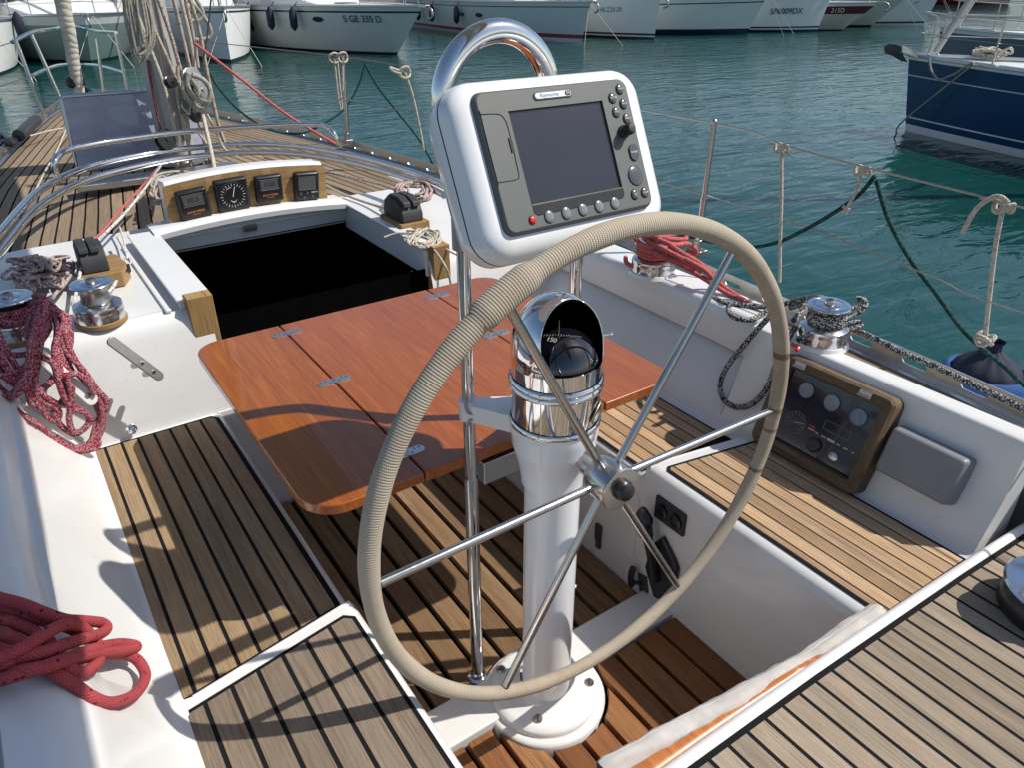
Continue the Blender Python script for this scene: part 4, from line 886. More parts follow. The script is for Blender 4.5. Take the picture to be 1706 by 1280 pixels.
inst(-.222,.004,.118,.122,('lcd','WIND SPEED','00.5'),.075); inst(-.071,.020,.130,.130,('dial',),.03); inst(.078,.022,.112,.112,('lcd','BOAT SPEED','0.00'),-.01); inst(.236,.010,.108,.120,('depth',),-.06)
# ================= mast, boom, hoops, hatch =================
mast=thing('mast','grey alloy mast with halyards standing on the foredeck','mast',(XC,4.25,.78))
mb=MB(); sec=[(.085*math.cos(2*math.pi*k/32)*(1),.115*math.sin(2*math.pi*k/32)) for k in range(32)]
mb.grid([[(XC+a,4.29+b,z) for a,b in sec] for z in(.77,1.2,2,5,12)],closed=True); build('mast_tube',mb,M['mast'],mast)
for dx in(-.012,.022):
    mb=MB(); mb.box((XC+dx,4.172,4.5),(.007,.012,7.2)); build('luff_groove',mb,M['alu'],mast)
mb=MB(); mb.lathe([(.13,.775),(.13,.79),(.105,.80)],(XC,4.29,0),n=32); build('mast_collar',mb,M['alu'],mast)
mb=MB(); mb.box((XC+.052,4.17,1.03),(.06,.05,.06)); build('gooseneck_bracket',mb,M['tarn'],mast,bevel=.004)
boom=thing('boom','boom with its stowed sail over the cockpit, above the picture','boom',(XC,4.1,2.25))
mb=MB(); rows=[]
for i in range(33):
    y=4.05-4.9*i/32; rows.append([(XC+.02+(.16+.05*(y-.4)+.012*math.sin(y*5+a_))*math.cos(2*math.pi*k_/24)*(1 if math.sin(2*math.pi*k_/24)<0 else .8),y,2.30+(.10 if math.sin(2*math.pi*k_/24)<0 else .26)*math.sin(2*math.pi*k_/24)) for k_ in range(24) for a_ in(k_*.7,)])
mb.grid(rows,closed=True); build('sail_cover',mb,M['canvas'],boom)
mb=MB(); mb.tube([(XC,4.16,2.2),(XC,-.95,2.2)],.06,20); build('spar',mb,M['alu'],boom)
kk=NT('sailcloth'); vv=kk.coord(); s3=kk.n('ShaderNodeSeparateXYZ'); kk.l(vv,s3.inputs[0])
ph=kk.math('ADD',kk.math('MULTIPLY',s3.outputs[2],70.0),kk.math('ADD',kk.math('MULTIPLY',s3.outputs[0],14.0),kk.math('MULTIPLY',kk.noise(vv,7,3),7.0)))
hh=kk.math('ABSOLUTE',kk.math('SINE',ph)); kk.set(col=kk.mix(kk.ramp(hh,[(.0,(1,1,1)),(.28,(0,0,0))]),(.56,.52,.45),(.36,.33,.28)),rough=.85); kk.bump(hh,.5,.006); sailm=kk.m
fs=thing('furled_headsail','cream furled headsail rolled round the forestay at the bow','furled sail',(XC,7.35,.9))
mb=MB(); rows=[]; A=Vector(yt(131,150,7.25)); B=Vector(yt(104,-2,7.12)); D=(B-A)
A=A-D*.15
for i in range(150):
    c=A+D*(i/149*7); rg=[]
    for k_ in range(20):
        a=2*math.pi*k_/20; r=.056*min(1,.7+i/80)*(1+.05*math.sin(a+i*.5)+.03*math.sin(3*a-i*1.3)); rg.append(c+Vector((math.cos(a)*r,math.sin(a)*r,0)))
    rows.append(rg)
mb.grid(rows,closed=True); build('rolled_sail',mb,sailm,fs)
mb=MB(); mb.lathe([(.05,0),(.07,.02),(.07,.07),(.045,.09)],(A.x,A.y,.83),n=20); build('furling_drum',mb,M['black'],fs)
# sprayhood hoops lying folded and the tall grab rail
zh=.885
hp1=[zt(x,y,zh) for x,y in((-60,470),(0,388),(60,322),(125,286),(200,265),(300,248),(400,240),(480,242),(560,254),(630,270),(700,292),(745,312))]
hp2=[zt(x,y,zh-.03) for x,y in((-60,500),(0,420),(55,352),(125,308),(200,284),(300,264),(400,254),(480,255),(560,266),(630,283),(700,306),(740,325))]
for i,(h,l) in enumerate(((hp1,'upper polished steel sprayhood hoop folded forward over the deck'),(hp2,'lower polished steel sprayhood hoop folded forward over the deck'))):
    mb=MB(); mb.tube(spl(h,10),.0145,16); tag(build('sprayhood_hoop',mb,M['chrome']),l,'sprayhood hoop','sprayhood hoops folded forward')
mb=MB(); g=[zt(x,y,z) for x,y,z in((100,297,.89),(92,284,.93),(91,270,.965),(98,258,.985),(112,250,.99),(150,241,.99),(220,230,.99),(320,218,.99),(430,210,.99),(500,207,.99),(535,208,.985),(552,217,.97),(560,230,.935),(567,243,.89))]
mb.tube(spl(g,10),.0125,16); tag(build('grab_rail',mb,M['chrome']),'raised polished steel grab rail with bent ends behind the sprayhood hoops','grab rail')
ht=thing('deck_hatch','open deck hatch with a tinted acrylic lid left of the mast','hatch',(.6,4.45,.78))
a=yt(97,160,4.50);b=yt(330,143,4.50);c=yt(350,292,4.44);d=yt(132,302,4.44)
ex=(b-a).normalized(); dn=(d-a).normalized(); nn=ex.cross(dn)
def hpnt(u,v,w=0): return a.lerp(b,u).lerp(d.lerp(c,u),v)+nn*w
mb=MB(); mb.grid([[hpnt(u,v) for u in(.02,.98)] for v in(.03,.98)]); sd_=build('acrylic_lid',mb,M['acrylic'],ht,flat=True); m_=sd_.modifiers.new('s','SOLIDIFY'); m_.thickness=.010
mb=MB(); mb.tube([hpnt(*q) for q in((.01,.04),(.03,.01),(.97,.01),(.99,.04),(.99,.99),(.01,.99))],.012,10,closed=True); build('lid_frame',mb,M['alu'],ht)
mb=MB(); q0=[zt(130,302,.80),zt(330,285,.80)]; w_=q0[1].x-q0[0].x; bx,by=q0[0].x,q0[0].y-.02
mb.prism([(bx-.02,by-.10,.775),(bx+.72,by-.10,.775),(bx+.72,by+.02,.775),(bx-.02,by+.02,.775)],(0,0,.03)); build('hatch_frame',mb,M['alu'],ht,bevel=.006)
mb=MB(); mb.box(hpnt(.10,.12,.012),(.05,.01,.045)); mb.tube([hpnt(.10,.05,.012),hpnt(.10,.16,.03)],.006,8); build('lid_catch',mb,M['black'],ht,bevel=.003)
# pulpit, stanchions, lifelines
pp=thing('pulpit','stainless steel bow pulpit with two rails round the bow','pulpit',(XC,7.1,.75))
def tubep(name,pts,r,par,mat='chrome',k=8,n=10): mb=MB(); mb.tube(spl(pts,k) if len(pts)>2 else [Vector(p) for p in pts],r,n); return build(name,mb,M[mat],par)
tubep('leg',[yt(75,197,6.2),yt(26,66,6.2)],.013,pp); tubep('leg',[yt(100,162,6.45),yt(52,56,6.45)],.012,pp)
tubep('leg',[yt(173,152,7.1),yt(161,64,7.1)],.012,pp); tubep('leg',[yt(213,150,6.7),yt(193,56,6.7)],.013,pp)
tubep('top_rail',[yt(20,70,6.2),yt(52,54,6.45),yt(85,49,7.0),yt(115,43,7.6),yt(140,47,7.9),yt(165,52,7.6),yt(193,54,6.7)],.013,pp)
tubep('lower_rail',[yt(55,125,6.3),yt(75,116,6.6),yt(100,108,7.3),yt(135,107,7.8),yt(165,109,7.4),yt(205,120,6.8)],.012,pp)
lf=thing('guard_wire','thin steel guard wires along the starboard side','guard wire',(2.08,2,1.1))
ST=[(1.80,2.08),(4.33,1.80)]
def SX_(y): return XC+hb(y)+.02
top=[Vector((2.03,-.6,1.16)),xt(1706,346,2.08),xt(1655,332,2.08),xt(1440,278,2.08),xt(1302,240,2.08),xt(1190,205,2.08),Vector((1.98,3.2,1.20)),yt(572,94,4.33),yt(205,56,6.8)]
tubep('upper_wire',top,.0032,lf,'tarn',6,6)
bot=[Vector((2.05,-.6,.93)),xt(1706,521,2.08),xt(1528,451,2.08),xt(1175,325,2.08),yt(578,165,4.33),yt(208,115,6.8)]
tubep('lower_wire',bot,.0026,lf,'tarn',6,6)
tubep('port_wire',[yt(20,70,6.2),yt(-300,170,4.6)],.003,lf,'tarn',6,6); tubep('port_wire',[yt(55,125,6.3),yt(-300,245,4.6)],.003,lf,'tarn',6,6)
for (a,b,yy,lab) in(((1160,424),(1190,203),None,'steel stanchion rising from the toe rail right of the chart plotter'),((579,238),(572,93),4.33,'steel stanchion on the far side of the foredeck left of the plotter')):
    if yy: p=yt(*a,yy); q=yt(*b,yy)
    else: p=xt(*a,2.08); q=xt(*b,2.08)
    s=thing('stanchion',lab,'stanchion',p,0,'guard rail stanchions'); mb=MB(); mb.tube([p,p.lerp(q,.45)],.0125,14); mb.tube([p.lerp(q,.45),q],.0095,14); mb.sphere(q,.012,12,8); build('post',mb,M['brushed'],s)
    mb=MB(); mb.box(p+Vector((0,0,.012)),(.045,.07,.025)); mb.lathe([(.018,0),(.017,.06)],p,n=14); build('foot',mb,M['tarn'],s,bevel=.004)
# ================= ropes =================
def ropeobj(name,mat,r,strands,label,cat='rope',k=7,n=10,group=None):
    """one rope: strands = list of polylines of world points"""
    mb=MB()
    for s in strands: mb.tube(spl(s,k),r,n,u0=random.uniform(0,5))
    o=build(name,mb,M[mat],None,ang=80); return tag(o,label,cat,group)
def Zp(pts,z): return [zt(x,y,z) if not isinstance(z,(list,tuple)) else None for x,y in pts]
# port coaming surface for draping
pf=prof(.46,1.0,1)
def surf(x):
    d=XC-x
    for (a,za),(b,zb) in zip(pf[5:],pf[6:]):
        if a<=d<=b: return za+(zb-za)*(d-a)/max(1e-6,b-a)
    return pf[5][1] if d<.79 else .66
def drape(px,py,e):
    z=.95
    while z>.40:
        p=zt(px,py,z)
        if z<=surf(p.x)+e: return p
        z-=.004
    return zt(px,py,.46+e)
def zoom5(l,lift): return [drape(x*.252,960+y*.252,.010+lf_) for (x,y),lf_ in zip(l,lift if isinstance(lift,list) else [lift]*len(l))]
st=[]
st.append(zoom5([(-400,80),(-120,110),(0,150),(150,190),(300,250),(430,292),(560,300),(670,312),(705,345),(660,385),(500,432),(300,500),(100,552),(0,590),(-250,640)],.040))
st.append(zoom5([(-400,150),(0,200),(150,248),(300,300),(420,330),(520,370),(620,420),(660,500),(640,580),(560,640),(470,620),(380,560),(250,500),(120,430),(0,385),(-250,380)],.016))
st.append(zoom5([(-400,250),(0,285),(120,322),(250,385),(330,450),(300,520),(200,560),(0,480),(-300,420)],.012))
st.append(zoom5([(-350,480),(-100,560),(60,520),(180,460),(300,385),(420,325),(520,335),(580,375)],.055))
st.append(zoom5([(-300,760),(0,690),(200,630),(400,565),(560,505),(760,452),(880,458),(895,478),(800,500),(640,515),(480,548),(300,602),(100,640),(-200,700)],.034))
st.append(zoom5([(420,580),(560,540),(700,520),(820,520),(910,560),(960,650),(930,740),(850,810),(720,842),(600,800),(480,715),(380,655),(300,600),(180,560),(60,500),(-60,440),(-300,420)],.008))
ropeobj('rope_bundle','rred2',.0098,st,'hanked coral red rope with black flecks lying on the port coaming','rope',8,14)
def z2(l,Y): return [yt(x*.3125,360+y*.3125,(Y[i] if isinstance(Y,list) else Y)) for i,(x,y) in enumerate(l)]
st=[]
Yb=2.165
st.append(z2([(205,430),(230,440),(205,520),(180,620),(160,720),(135,850),(60,955),(-20,970)],[2.34,2.28,2.24,2.18,2.12,2.10,2.10,2.12]))
st.append(z2([(190,440),(245,455),(235,540),(200,640),(170,760),(150,880),(160,990),(205,1010),(205,950),(130,870),(60,760),(0,650),(-60,560)],[2.34,2.27,2.23,2.18,2.13,2.12,2.12,2.12,2.13,2.13,2.14,2.18,2.2]))
st.append(z2([(210,445),(270,470),(330,545),(365,690),(420,800),(500,915),(540,1020),(545,1130),(490,1230),(400,1252),(300,1200),(200,1112),(100,1050),(20,960),(-40,850)],[2.34,2.27,2.23,2.19,2.17,2.15,2.14,2.13,2.12,2.11,2.11,2.12,2.13,2.14,2.16]))
st.append(z2([(215,450),(255,480),(310,570),(300,700),(325,840),(350,940),(310,1010),(250,980)],[2.33,2.26,2.22,2.17,2.14,2.13,2.13,2.14]))
st.append(z2([(320,900),(360,850),(420,845),(470,890),(505,950)],2.13)); 
st.append(z2([(225,750),(285,790),(310,880),(340,965),(390,1030),(450,1050),(482,1090),(440,1145),(390,1150),(368,1080),(382,990),(370,900),(345,840)],2.11))
st.append(z2([(100,880),(200,935),(300,1000),(395,1020),(465,1060),(470,1110),(400,1165),(320,1115),(285,1040)],2.12))
st.append(z2([(195,750),(150,830),(195,950),(255,1075),(305,1090),(312,1040),(255,1005),(150,960)],2.12))
st.append(z2([(240,455),(300,500),(345,620),(370,800),(460,925),(520,1030),(532,1100),(480,1208),(390,1235),(300,1180)],[2.31,2.26,2.22,2.18,2.16,2.15,2.14,2.13,2.12,2.12]))
st.append(z2([(200,470),(180,600),(175,700),(150,800),(60,860),(-40,830)],[2.30,2.22,2.18,2.14,2.13,2.15]))
st.append(z2([(230,470),(290,540),(330,680),(310,800),(260,900),(140,920),(20,800),(-50,700)],[2.30,2.25,2.20,2.17,2.14,2.13,2.15,2.17]))
for s_ in [st[i] for i in(0,1,2,3,8,9,10)]: st.append([p+Vector((random.uniform(-.018,.018),random.uniform(-.012,.006),random.uniform(-.012,.012))) for p in s_])
wc_=Vector((-.072,2.385,.738))
st.append([wc_+Vector((math.cos(a/3)*(.055),math.sin(a/3)*(.055),.078+.006*math.sin(a/7))) for a in range(0,40)])
st.append([wc_+Vector((math.cos(a/3)*(.060),math.sin(a/3)*(.060),.095)) for a in range(0,30)])
st.append(z2([(230,480),(190,540),(100,570),(0,560),(-60,520)],2.29)); st.append(z2([(-20,720),(60,740),(140,735),(190,700),(260,600),(240,520)],[2.25,2.22,2.22,2.23,2.24,2.28]))
ropeobj('rope_coil','rred',.0082,st,'dark red and white flecked rope coil hanging from the left winch','rope',7,10)
# speckled pile behind
st=[]
for i in range(26):
    cx=random.uniform(30,100); cy=random.uniform(432,470); p=[]
    for t in range(7): p.append(zt(cx+random.uniform(-24,24)+t*3-8,cy+random.uniform(-12,12)+t*1.0,.785+random.uniform(-.02,.035)))
    st.append(p)
st.append([zt(x,y,.80) for x,y in((20,440),(60,434),(120,440),(110,470),(80,500))])
ropeobj('rope_pile','rspeck',.0055,st,'tangled beige and maroon rope pile behind the left winches','rope',6,8)
# port clutch
ck=thing('rope_clutch','black rope clutch on a teak block beside the port winch','rope clutch',(.19,2.68,.75))
mb=MB(); cen=zt(165,448,.79)
mb.prism([(cen.x-.075,cen.y-.10,.750),(cen.x+.055,cen.y-.10,.750),(cen.x+.085,cen.y-.03,.750),(cen.x+.07,cen.y+.10,.750),(cen.x-.055,cen.y+.10,.750)],(0,0,.052),uvf=lambda p:(p[0],p[1])); build('teak_block',mb,M['teakblk'],ck,bevel=.004)
mb=MB(); pr2=[(-.075,0),(-.075,.030),(-.060,.062),(-.035,.078),(.03,.082),(.06,.066),(.072,.03),(.072,0)]
mb.prism([(cen.x-.052,cen.y+y_,.802+z_) for y_,z_ in pr2][::-1],(.078,0,0)); build('body',mb,M['blackm'],ck,bevel=.006,seg=3)
for dx in(-.035,-.002):
    mb=MB(); mb.prism([(cen.x+dx-.0145,cen.y+y_,z_) for y_,z_ in((-.070,.868),(-.066,.884),(-.03,.897),(.03,.893),(.062,.874),(.06,.862))][::-1],(.029,0,0)); build('lever',mb,M['blackm'],ck,bevel=.004)
mb=MB(); mb.box((cen.x+.070,cen.y-.045,.785),(.05,.014,.03),rot=Matrix.Rotation(.9,3,'Z')); mb.tube([(cen.x+.055,cen.y-.075,.785),(cen.x+.085,cen.y-.03,.785)],.008,8); build('fairlead',mb,M['black'],ck,bevel=.002)
ropeobj('halyard_tail','rwhite',.0052,[[zt(268,275,.95),zt(238,318,.87),zt(205,358,.85),(cen.x-.01,cen.y+.08,.835)],[(cen.x-.02,cen.y-.07,.835),zt(137,445,.82),zt(130,470,.80),zt(125,495,.79),zt(118,510,.77)],[zt(196,395,.80),zt(207,415,.80),zt(212,428,.79),zt(205,435,.78),zt(200,455,.775),zt(190,475,.77),zt(180,487,.77)]],'white halyard with blue flecks led through the port clutch')
ropeobj('halyard_tail','rpink',.0048,[[zt(262,280,.94),zt(235,312,.88),zt(200,350,.86),zt(168,388,.84),(cen.x-.035,cen.y+.08,.835)]],'red line running from the mast foot down to the port clutch')
ropeobj('shackle_line','rwhite',.0035,[[zt(197,372,.80),zt(205,395,.79),zt(211,420,.785),zt(218,436,.78),zt(210,440,.78),zt(208,432,.79)]],'thin white line with a small shackle beside the hatch slide')
# starboard clutch
ck=thing('rope_clutch','black rope clutch on a teak block half hidden by the plotter pod','rope clutch',(1.29,2.62,.75)); cen=Vector((1.30,2.635,.755))
mb=MB(); mb.prism([(cen.x-.07,cen.y-.10,.750),(cen.x+.055,cen.y-.10,.750),(cen.x+.055,cen.y+.09,.750),(cen.x-.07,cen.y+.09,.750)],(0,0,.05),uvf=lambda p:(p[0],p[1])); build('teak_block',mb,M['teakblk'],ck,bevel=.004)
mb=MB(); mb.prism([(cen.x-.055,cen.y+y_*1.15,.800+z_) for y_,z_ in pr2][::-1],(.09,0,0)); build('body',mb,M['blackm'],ck,bevel=.006,seg=3)
for dx in(-.03,.01):
    mb=MB(); mb.prism([(cen.x+dx-.016,cen.y+y_,z_) for y_,z_ in((-.085,.860),(-.080,.878),(-.035,.894),(.035,.892),(.070,.872),(.07,.858))][::-1],(.032,0,0)); build('lever',mb,M['blackm'],ck,bevel=.004)
ropeobj('halyard_tail','rspeck',.0062,[[zt(x,y,z) for x,y,z in((440,262,.86),(500,275,.84),(570,292,.83),(630,306,.83),(675,322,.83))]],'beige and maroon halyard crossing the cabin top to the right clutch')
ropeobj('halyard_tail','rcream',.0055,[[zt(x,y,z) for x,y,z in((540,308,.80),(570,322,.80),(610,337,.80),(650,348,.82),(672,350,.84))]],'cream halyard crossing the cabin top to the right clutch')
def tangle(cx,cy,w,h,z,n,dz=.03,m=7):
    out=[]
    for i in range(n):
        a0=random.uniform(0,6.3); p=[]
        for t in range(m): a=a0+t*random.uniform(.6,1.1); rr=random.uniform(.45,1); p.append(zt(cx+w*rr*math.cos(a),cy+h*rr*math.sin(a),z+random.uniform(0,dz)))
        out.append(p)
    return out
def hank(cx,cy,w,h,z,n):
    out=[]
    for i in range(n):
        f=1-.09*i*.5; ph=random.uniform(0,6); p=[]
        for t in range(13): a=ph+2*math.pi*t/12; p.append(zt(cx+w*f*math.cos(a)+random.uniform(-2,2),cy+h*f*math.sin(a)+random.uniform(-2,2),z+.012*(i%4)+.01*math.sin(a*2+i)))
        out.append(p)
    return out
ropeobj('rope_hank','rspeck',.0058,hank(690,318,32,20,.83,9)+tangle(690,318,26,14,.84,5),'coiled beige and maroon halyard tail left of the plotter pod','rope',6,8)
ropeobj('rope_pile','rcream',.0042,tangle(705,396,34,18,.775,12,.025)+[[zt(x,y,z) for x,y,z in((700,400,.78),(722,415,.78),(740,440,.76),(748,460,.70),(752,480,.62))],[zt(x,y,z) for x,y,z in((640,395,.78),(665,388,.79),(700,392,.79),(735,410,.78),(770,430,.75))]],'messy cream rope pile between the hatch slide and the plotter pod','rope',6,8)
ropeobj('rope_pile','rbeige',.0058,tangle(262,318,14,24,.82,7,.04)+tangle(300,296,30,7,.80,4,.02)+[[zt(x,y,z) for x,y,z in((250,345,.79),(258,325,.83),(252,305,.85),(265,290,.84),(300,285,.82),(330,290,.80))]],'beige rope heap against the left end of the instrument pod','rope',6,8)
# starboard red ropes
def z8(l): return [zt(1000+x*.176,360+y*.176,z) for x,y,z in l]
st=[z8([(330,210,.86),(370,260,.85),(440,320,.84),(560,340,.84),(700,410,.83),(850,470,.82),(920,490,.80),(850,500,.80)]),
z8([(400,170,.88),(430,220,.87),(560,290,.86),(700,350,.85),(850,430,.84),(980,500,.82),(1060,580,.79),(1200,690,.76),(1400,820,.74),(1600,930,.73)]),
z8([(430,150,.89),(520,190,.89),(640,190,.88),(760,150,.88),(860,160,.87),(910,170,.86)]),
z8([(480,190,.88),(580,230,.88),(700,270,.87),(820,260,.86),(900,310,.84),(900,360,.82),(820,330,.83)]),
z8([(560,230,.87),(660,270,.87),(760,340,.86),(900,420,.84),(1000,490,.82),(1060,560,.79),(1130,620,.77),(1110,660,.76)]),
z8([(360,230,.85),(420,300,.84),(520,350,.84),(640,400,.83),(780,470,.81),(900,540,.79),(1000,600,.78),(1090,660,.77),(1220,740,.75),(1450,850,.74)]),
z8([(240,390,.765),(250,440,.765),(320,475,.765),(450,475,.77),(600,455,.775),(720,440,.78),(800,430,.80)]),
z8([(330,180,.87),(350,230,.86),(420,280,.855),(540,310,.85),(640,370,.84)]),
z8([(380,160,.88),(500,170,.885),(620,210,.88),(780,220,.87),(820,200,.87)]),
z8([(420,200,.87),(520,260,.865),(620,320,.86),(740,380,.85),(860,450,.83),(960,530,.81)])]
c3=Vector((1.795,1.735,.735)); 
for j in range(4): st.append([c3+Vector((math.cos(a/3)*.056,math.sin(a/3)*.056,.072+.011*j+.002*math.sin(a))) for a in range(0,20)])
ropeobj('sheet_rope','rpink',.0082,st,'coral red sheet rope heaped on the starboard winch','rope',7,10)
# starboard black and white rope
def z7(l): return [Vector(zt(1180+x*.3083,420+y*.3083,z)) for x,y,z in l]
st=[z7([(0,230,.74),(100,275,.745),(240,290,.75),(330,295,.76),(440,270,.78),(520,250,.81),(600,245,.835),(680,270,.84)]),
z7([(500,480,.76),(560,430,.79),(660,370,.81),(780,310,.82),(845,290,.83),(840,260,.84),(800,250,.84)]),
z7([(480,480,.755),(580,410,.79),(700,345,.81),(800,300,.82),(830,310,.82),(760,350,.80),(650,400,.785),(520,470,.76)]),
z7([(520,500,.75),(600,450,.77),(700,410,.785),(790,380,.79),(825,385,.79),(800,405,.785),(700,430,.775)]),
z7([(120,275,.745),(110,320,.735),(150,355,.74),(230,365,.745),(300,330,.75),(360,290,.765),(440,275,.78)]),
z7([(440,300,.77),(480,290,.775),(520,270,.79),(500,320,.77),(460,370,.76)])]
st.append([xt(x,y,X) for x,y,X in((1300,510,1.74),(1270,540,1.705),(1240,575,1.685),(1212,610,1.67),(1200,640,1.66),(1205,665,1.655),(1225,679,1.65),(1250,675,1.65),(1272,655,1.655),(1285,630,1.665),(1295,600,1.68),(1310,570,1.70),(1325,545,1.74))])
c4=Vector((1.785,1.050,.740))
for j in range(4): st.append([c4+Vector((math.cos(a/3)*.044,math.sin(a/3)*.044,.072+.0095*j)) for a in range(0,20)])
tail=[Vector(zt(x,y,.765)) for x,y in((1410,543),(1440,556),(1500,585),(1560,612),(1620,640),(1706,683),(1800,730))]
st.append([c4+Vector((.05,-.02,.075))]+tail)
ropeobj('sheet_rope','rgrey',.0084,st,'black and white flecked rope wound on the aft starboard winch and hanging in a loop','rope',7,10)
mb=MB(); mb.tube(spl([zt(1320,574,.752),zt(1330,578,.756),zt(1327,584,.75)],4),.006,8); tag(build('whipping',mb,M['red']),'small red rope end between the grey winch rope and the engine panel','rope end')
# mooring lines and fender outside
def rp(X,l): return [xt(x,y,X) for x,y in l]
ropeobj('mooring_line','rgreen',.0065,[rp(2.10,[(1458,292),(1430,325),(1380,360),(1330,388),(1290,405),(1240,412),(1190,404),(1165,398),(1100,380),(1030,340)]),rp(2.12,[(1460,300),(1480,365),(1515,430),(1560,490),(1600,545),(1638,582),(1670,608),(1710,645),(1780,700)])],'dark green twisted line hanging from the guard wire to the fender')
def X2(Y,l): return [yt(x,y,Y) for x,y in l]
ropeobj('mooring_line','rgreen',.0065,[X2(4.5,[(608,105),(598,140),(575,180),(540,205),(500,222),(450,215),(400,185),(360,140),(340,100)]),X2(4.2,[(608,107),(630,145),(665,190),(700,235),(730,290)])],'dark green line hung in a V from the far guard wire left of the plotter')
for (l,lab,dd) in (([(1302,247),(1302,330),(1300,400),(1299,470)],'white rope hanging straight from the guard wire right of the stanchion',0),([(1437,285),(1428,315),(1412,345),(1408,356)],'short white rope end knotted to the guard wire above the green line',0),([(1672,345),(1660,400),(1650,480),(1641,565)],'white rope holding the blue fender to the guard wire',0)):
    s=rp(2.09,l); k0=s[0]; kn=[k0+Vector((.014*math.cos(a*.9),.022*math.sin(a*.9),.012*math.sin(a*1.7))) for a in range(14)]; ex=[kn]
    if 'fender' in lab: ex.append(rp(2.07,[(1680,338),(1668,328),(1650,330),(1625,350),(1603,388)])); ex.append([s[-1]+Vector((.02*math.cos(a),.02*math.sin(a),.012*math.sin(a*1.5))) for a in range(12)])
    if 'short' in lab: ex.append(rp(2.09,[(1415,350),(1405,343)]))
    ropeobj('hanging_rope','rcream',.0065 if 'fender' in lab else .0055,[s]+ex,lab,'rope',6,8)
for (l,lab,Y) in (([(557,96),(560,130),(566,175),(570,178),(566,140),(562,98)],'white rope loop knotted to the guard wire beside the far stanchion',4.4),([(675,120),(688,160),(700,215),(706,250)],'white rope with a knotted end hanging left of the plotter pod',3.6),([(571,95),(571,150)],'white rope wound into a ring on top of the far stanchion',4.32)):
    s=X2(Y,l); k0=s[0]; sc_=.03; kn=[k0+Vector((sc_*math.cos(a*.9),.3*sc_*math.sin(a*2),.9*sc_*math.sin(a*.9))) for a in range(12)]
    ex=[kn]
    if 'knotted end' in lab: ex.append(X2(Y,[(672,118),(662,116),(650,112),(655,118),(668,122)]))
    ropeobj('hanging_rope','rcream',.006,[s]+ex,lab,'rope',6,8)
fd=thing('fender','round blue cloth covered fender with a dark gathered top hanging outside the rail','fender',(2.17,.78,.55))
fc=xt(1634,645,2.19); mb=MB(); prf=[(.001,-.36),(.07,-.35),(.10,-.30),(.116,-.10),(.118,.0),(.116,.040),(.110,.056),(.100,.062),(.090,.050)]; mb.lathe([(r,z) for r,z in prf],fc,n=40,cap=False); build('blue_cover',mb,M['blue'],fd)
mb=MB(); rows=[]
for r,z in((.092,.036),(.092,.054),(.080,.076),(.058,.093),(.034,.110),(.018,.122),(.016,.138),(.022,.150)):
    rows.append([fc+Vector(((r*(1+.09*(1-r/.11)*math.sin(11*a)+.05*math.sin(5*a)*(1-r/.11)*2))*math.cos(a),(r*(1+.09*(1-r/.11)*math.sin(11*a)))*math.sin(a),z)) for a in [2*math.pi*k_/66 for k_ in range(66)]])
mb.grid(rows,closed=True); build('gathered_top',mb,M['navy'],fd)
# mast halyards and coils
def ym(l,Y): return [yt(x,y,Y) for x,y in l]
cols=['rbeige','rcream','rbeige','rcream','rspeck','rbeige','rcream']
lines=[([(232,-6),(262,60),(292,130),(312,200),(318,280)],'rbeige'),([(218,-6),(246,70),(272,140),(290,220),(296,285)],'rcream'),([(262,-6),(285,60),(305,130),(330,200),(352,275)],'rspeck'),([(288,-6),(304,60),(318,120)],'rbeige'),([(300,-6),(316,60),(326,120)],'rcream'),([(308,-6),(322,60),(330,112)],'rbeige'),([(315,-6),(332,50),(345,120),(362,200),(375,240)],'rbeige'),([(296,110),(298,170),(310,215),(314,240)],'rcream')]
tone={'rbeige':'beige braided','rcream':'pale cream','rspeck':'maroon flecked'}
wh_=['leftmost on the mast side','crossing the left half of the mast','down the middle of the mast','ending at the upper block','second from the upper block','just right of the mast edge','far right, fanning off the mast','short, beside the black sheave']
for (l,m_),w_ in zip(lines,wh_): ropeobj('halyard',m_,.0095,[ym(l,4.10)],tone[m_]+' halyard, '+w_,'halyard',7,8,group='halyards on the mast')
ropeobj('halyard','rred',.007,[ym([(246,100),(256,160),(268,215)],4.2)],'thin dark red halyard along the left edge of the mast','halyard',6,8)
st=[]
for i in range(6):
    o_=i*8.0; j_=lambda a=3.5: random.uniform(-a,a); Yc=4.02-.018*(i%3)-.006*i; st.append(ym([(204+o_*.55+j_(),-8),(207+o_*.6+j_(),30),(214+o_*.6+j_(),66),(226+o_*.35+j_(),96-i*5+j_(5)),(242-i*.5+j_(),98-i*7+j_(5)),(256-i*2.9+j_(),70-i*3),(252-i*2.6+j_(),25),(242-i*1.5+j_(),-8)],Yc))
ropeobj('line_coil','rcoil',.0062,st,'long grey cream line coil hanging on the left of the mast','rope',7,8)
st=[ym([(305,-8),(330,15),(350,45),(348,62),(325,65),(318,52)],4.3),ym([(322,-8),(338,20),(330,35),(315,32)],4.3)]
ropeobj('line_coil','rcoil',.010,st,'loop of grey cream line sticking out right of the mast','rope',7,8)
ropeobj('halyard','rpink',.0068,[ym([(325,72),(400,130),(480,192),(560,240)],3.9)],'coral red line stretched from the mast to the right deck edge','rope',6,8)
ropeobj('halyard','rcream',.0085,[[yt(338,190,4.0),yt(346,225,3.7),yt(354,262,3.4),yt(358,285,3.22)]],'cream line dropping from the mast blocks to the instrument pod','rope',6,8)
ropeobj('hanging_rope','rcream',.006,[ym([(345,190),(358,215),(372,245),(385,258)],4.0),ym([(330,220),(345,240),(350,255)],4.05)],'loose cream rope ends at the foot of the mast','rope',6,8)
bl=thing('pulley_block','cluster of steel and black blocks shackled to the aft side of the mast','pulley block',(1.0,4.05,1.1))
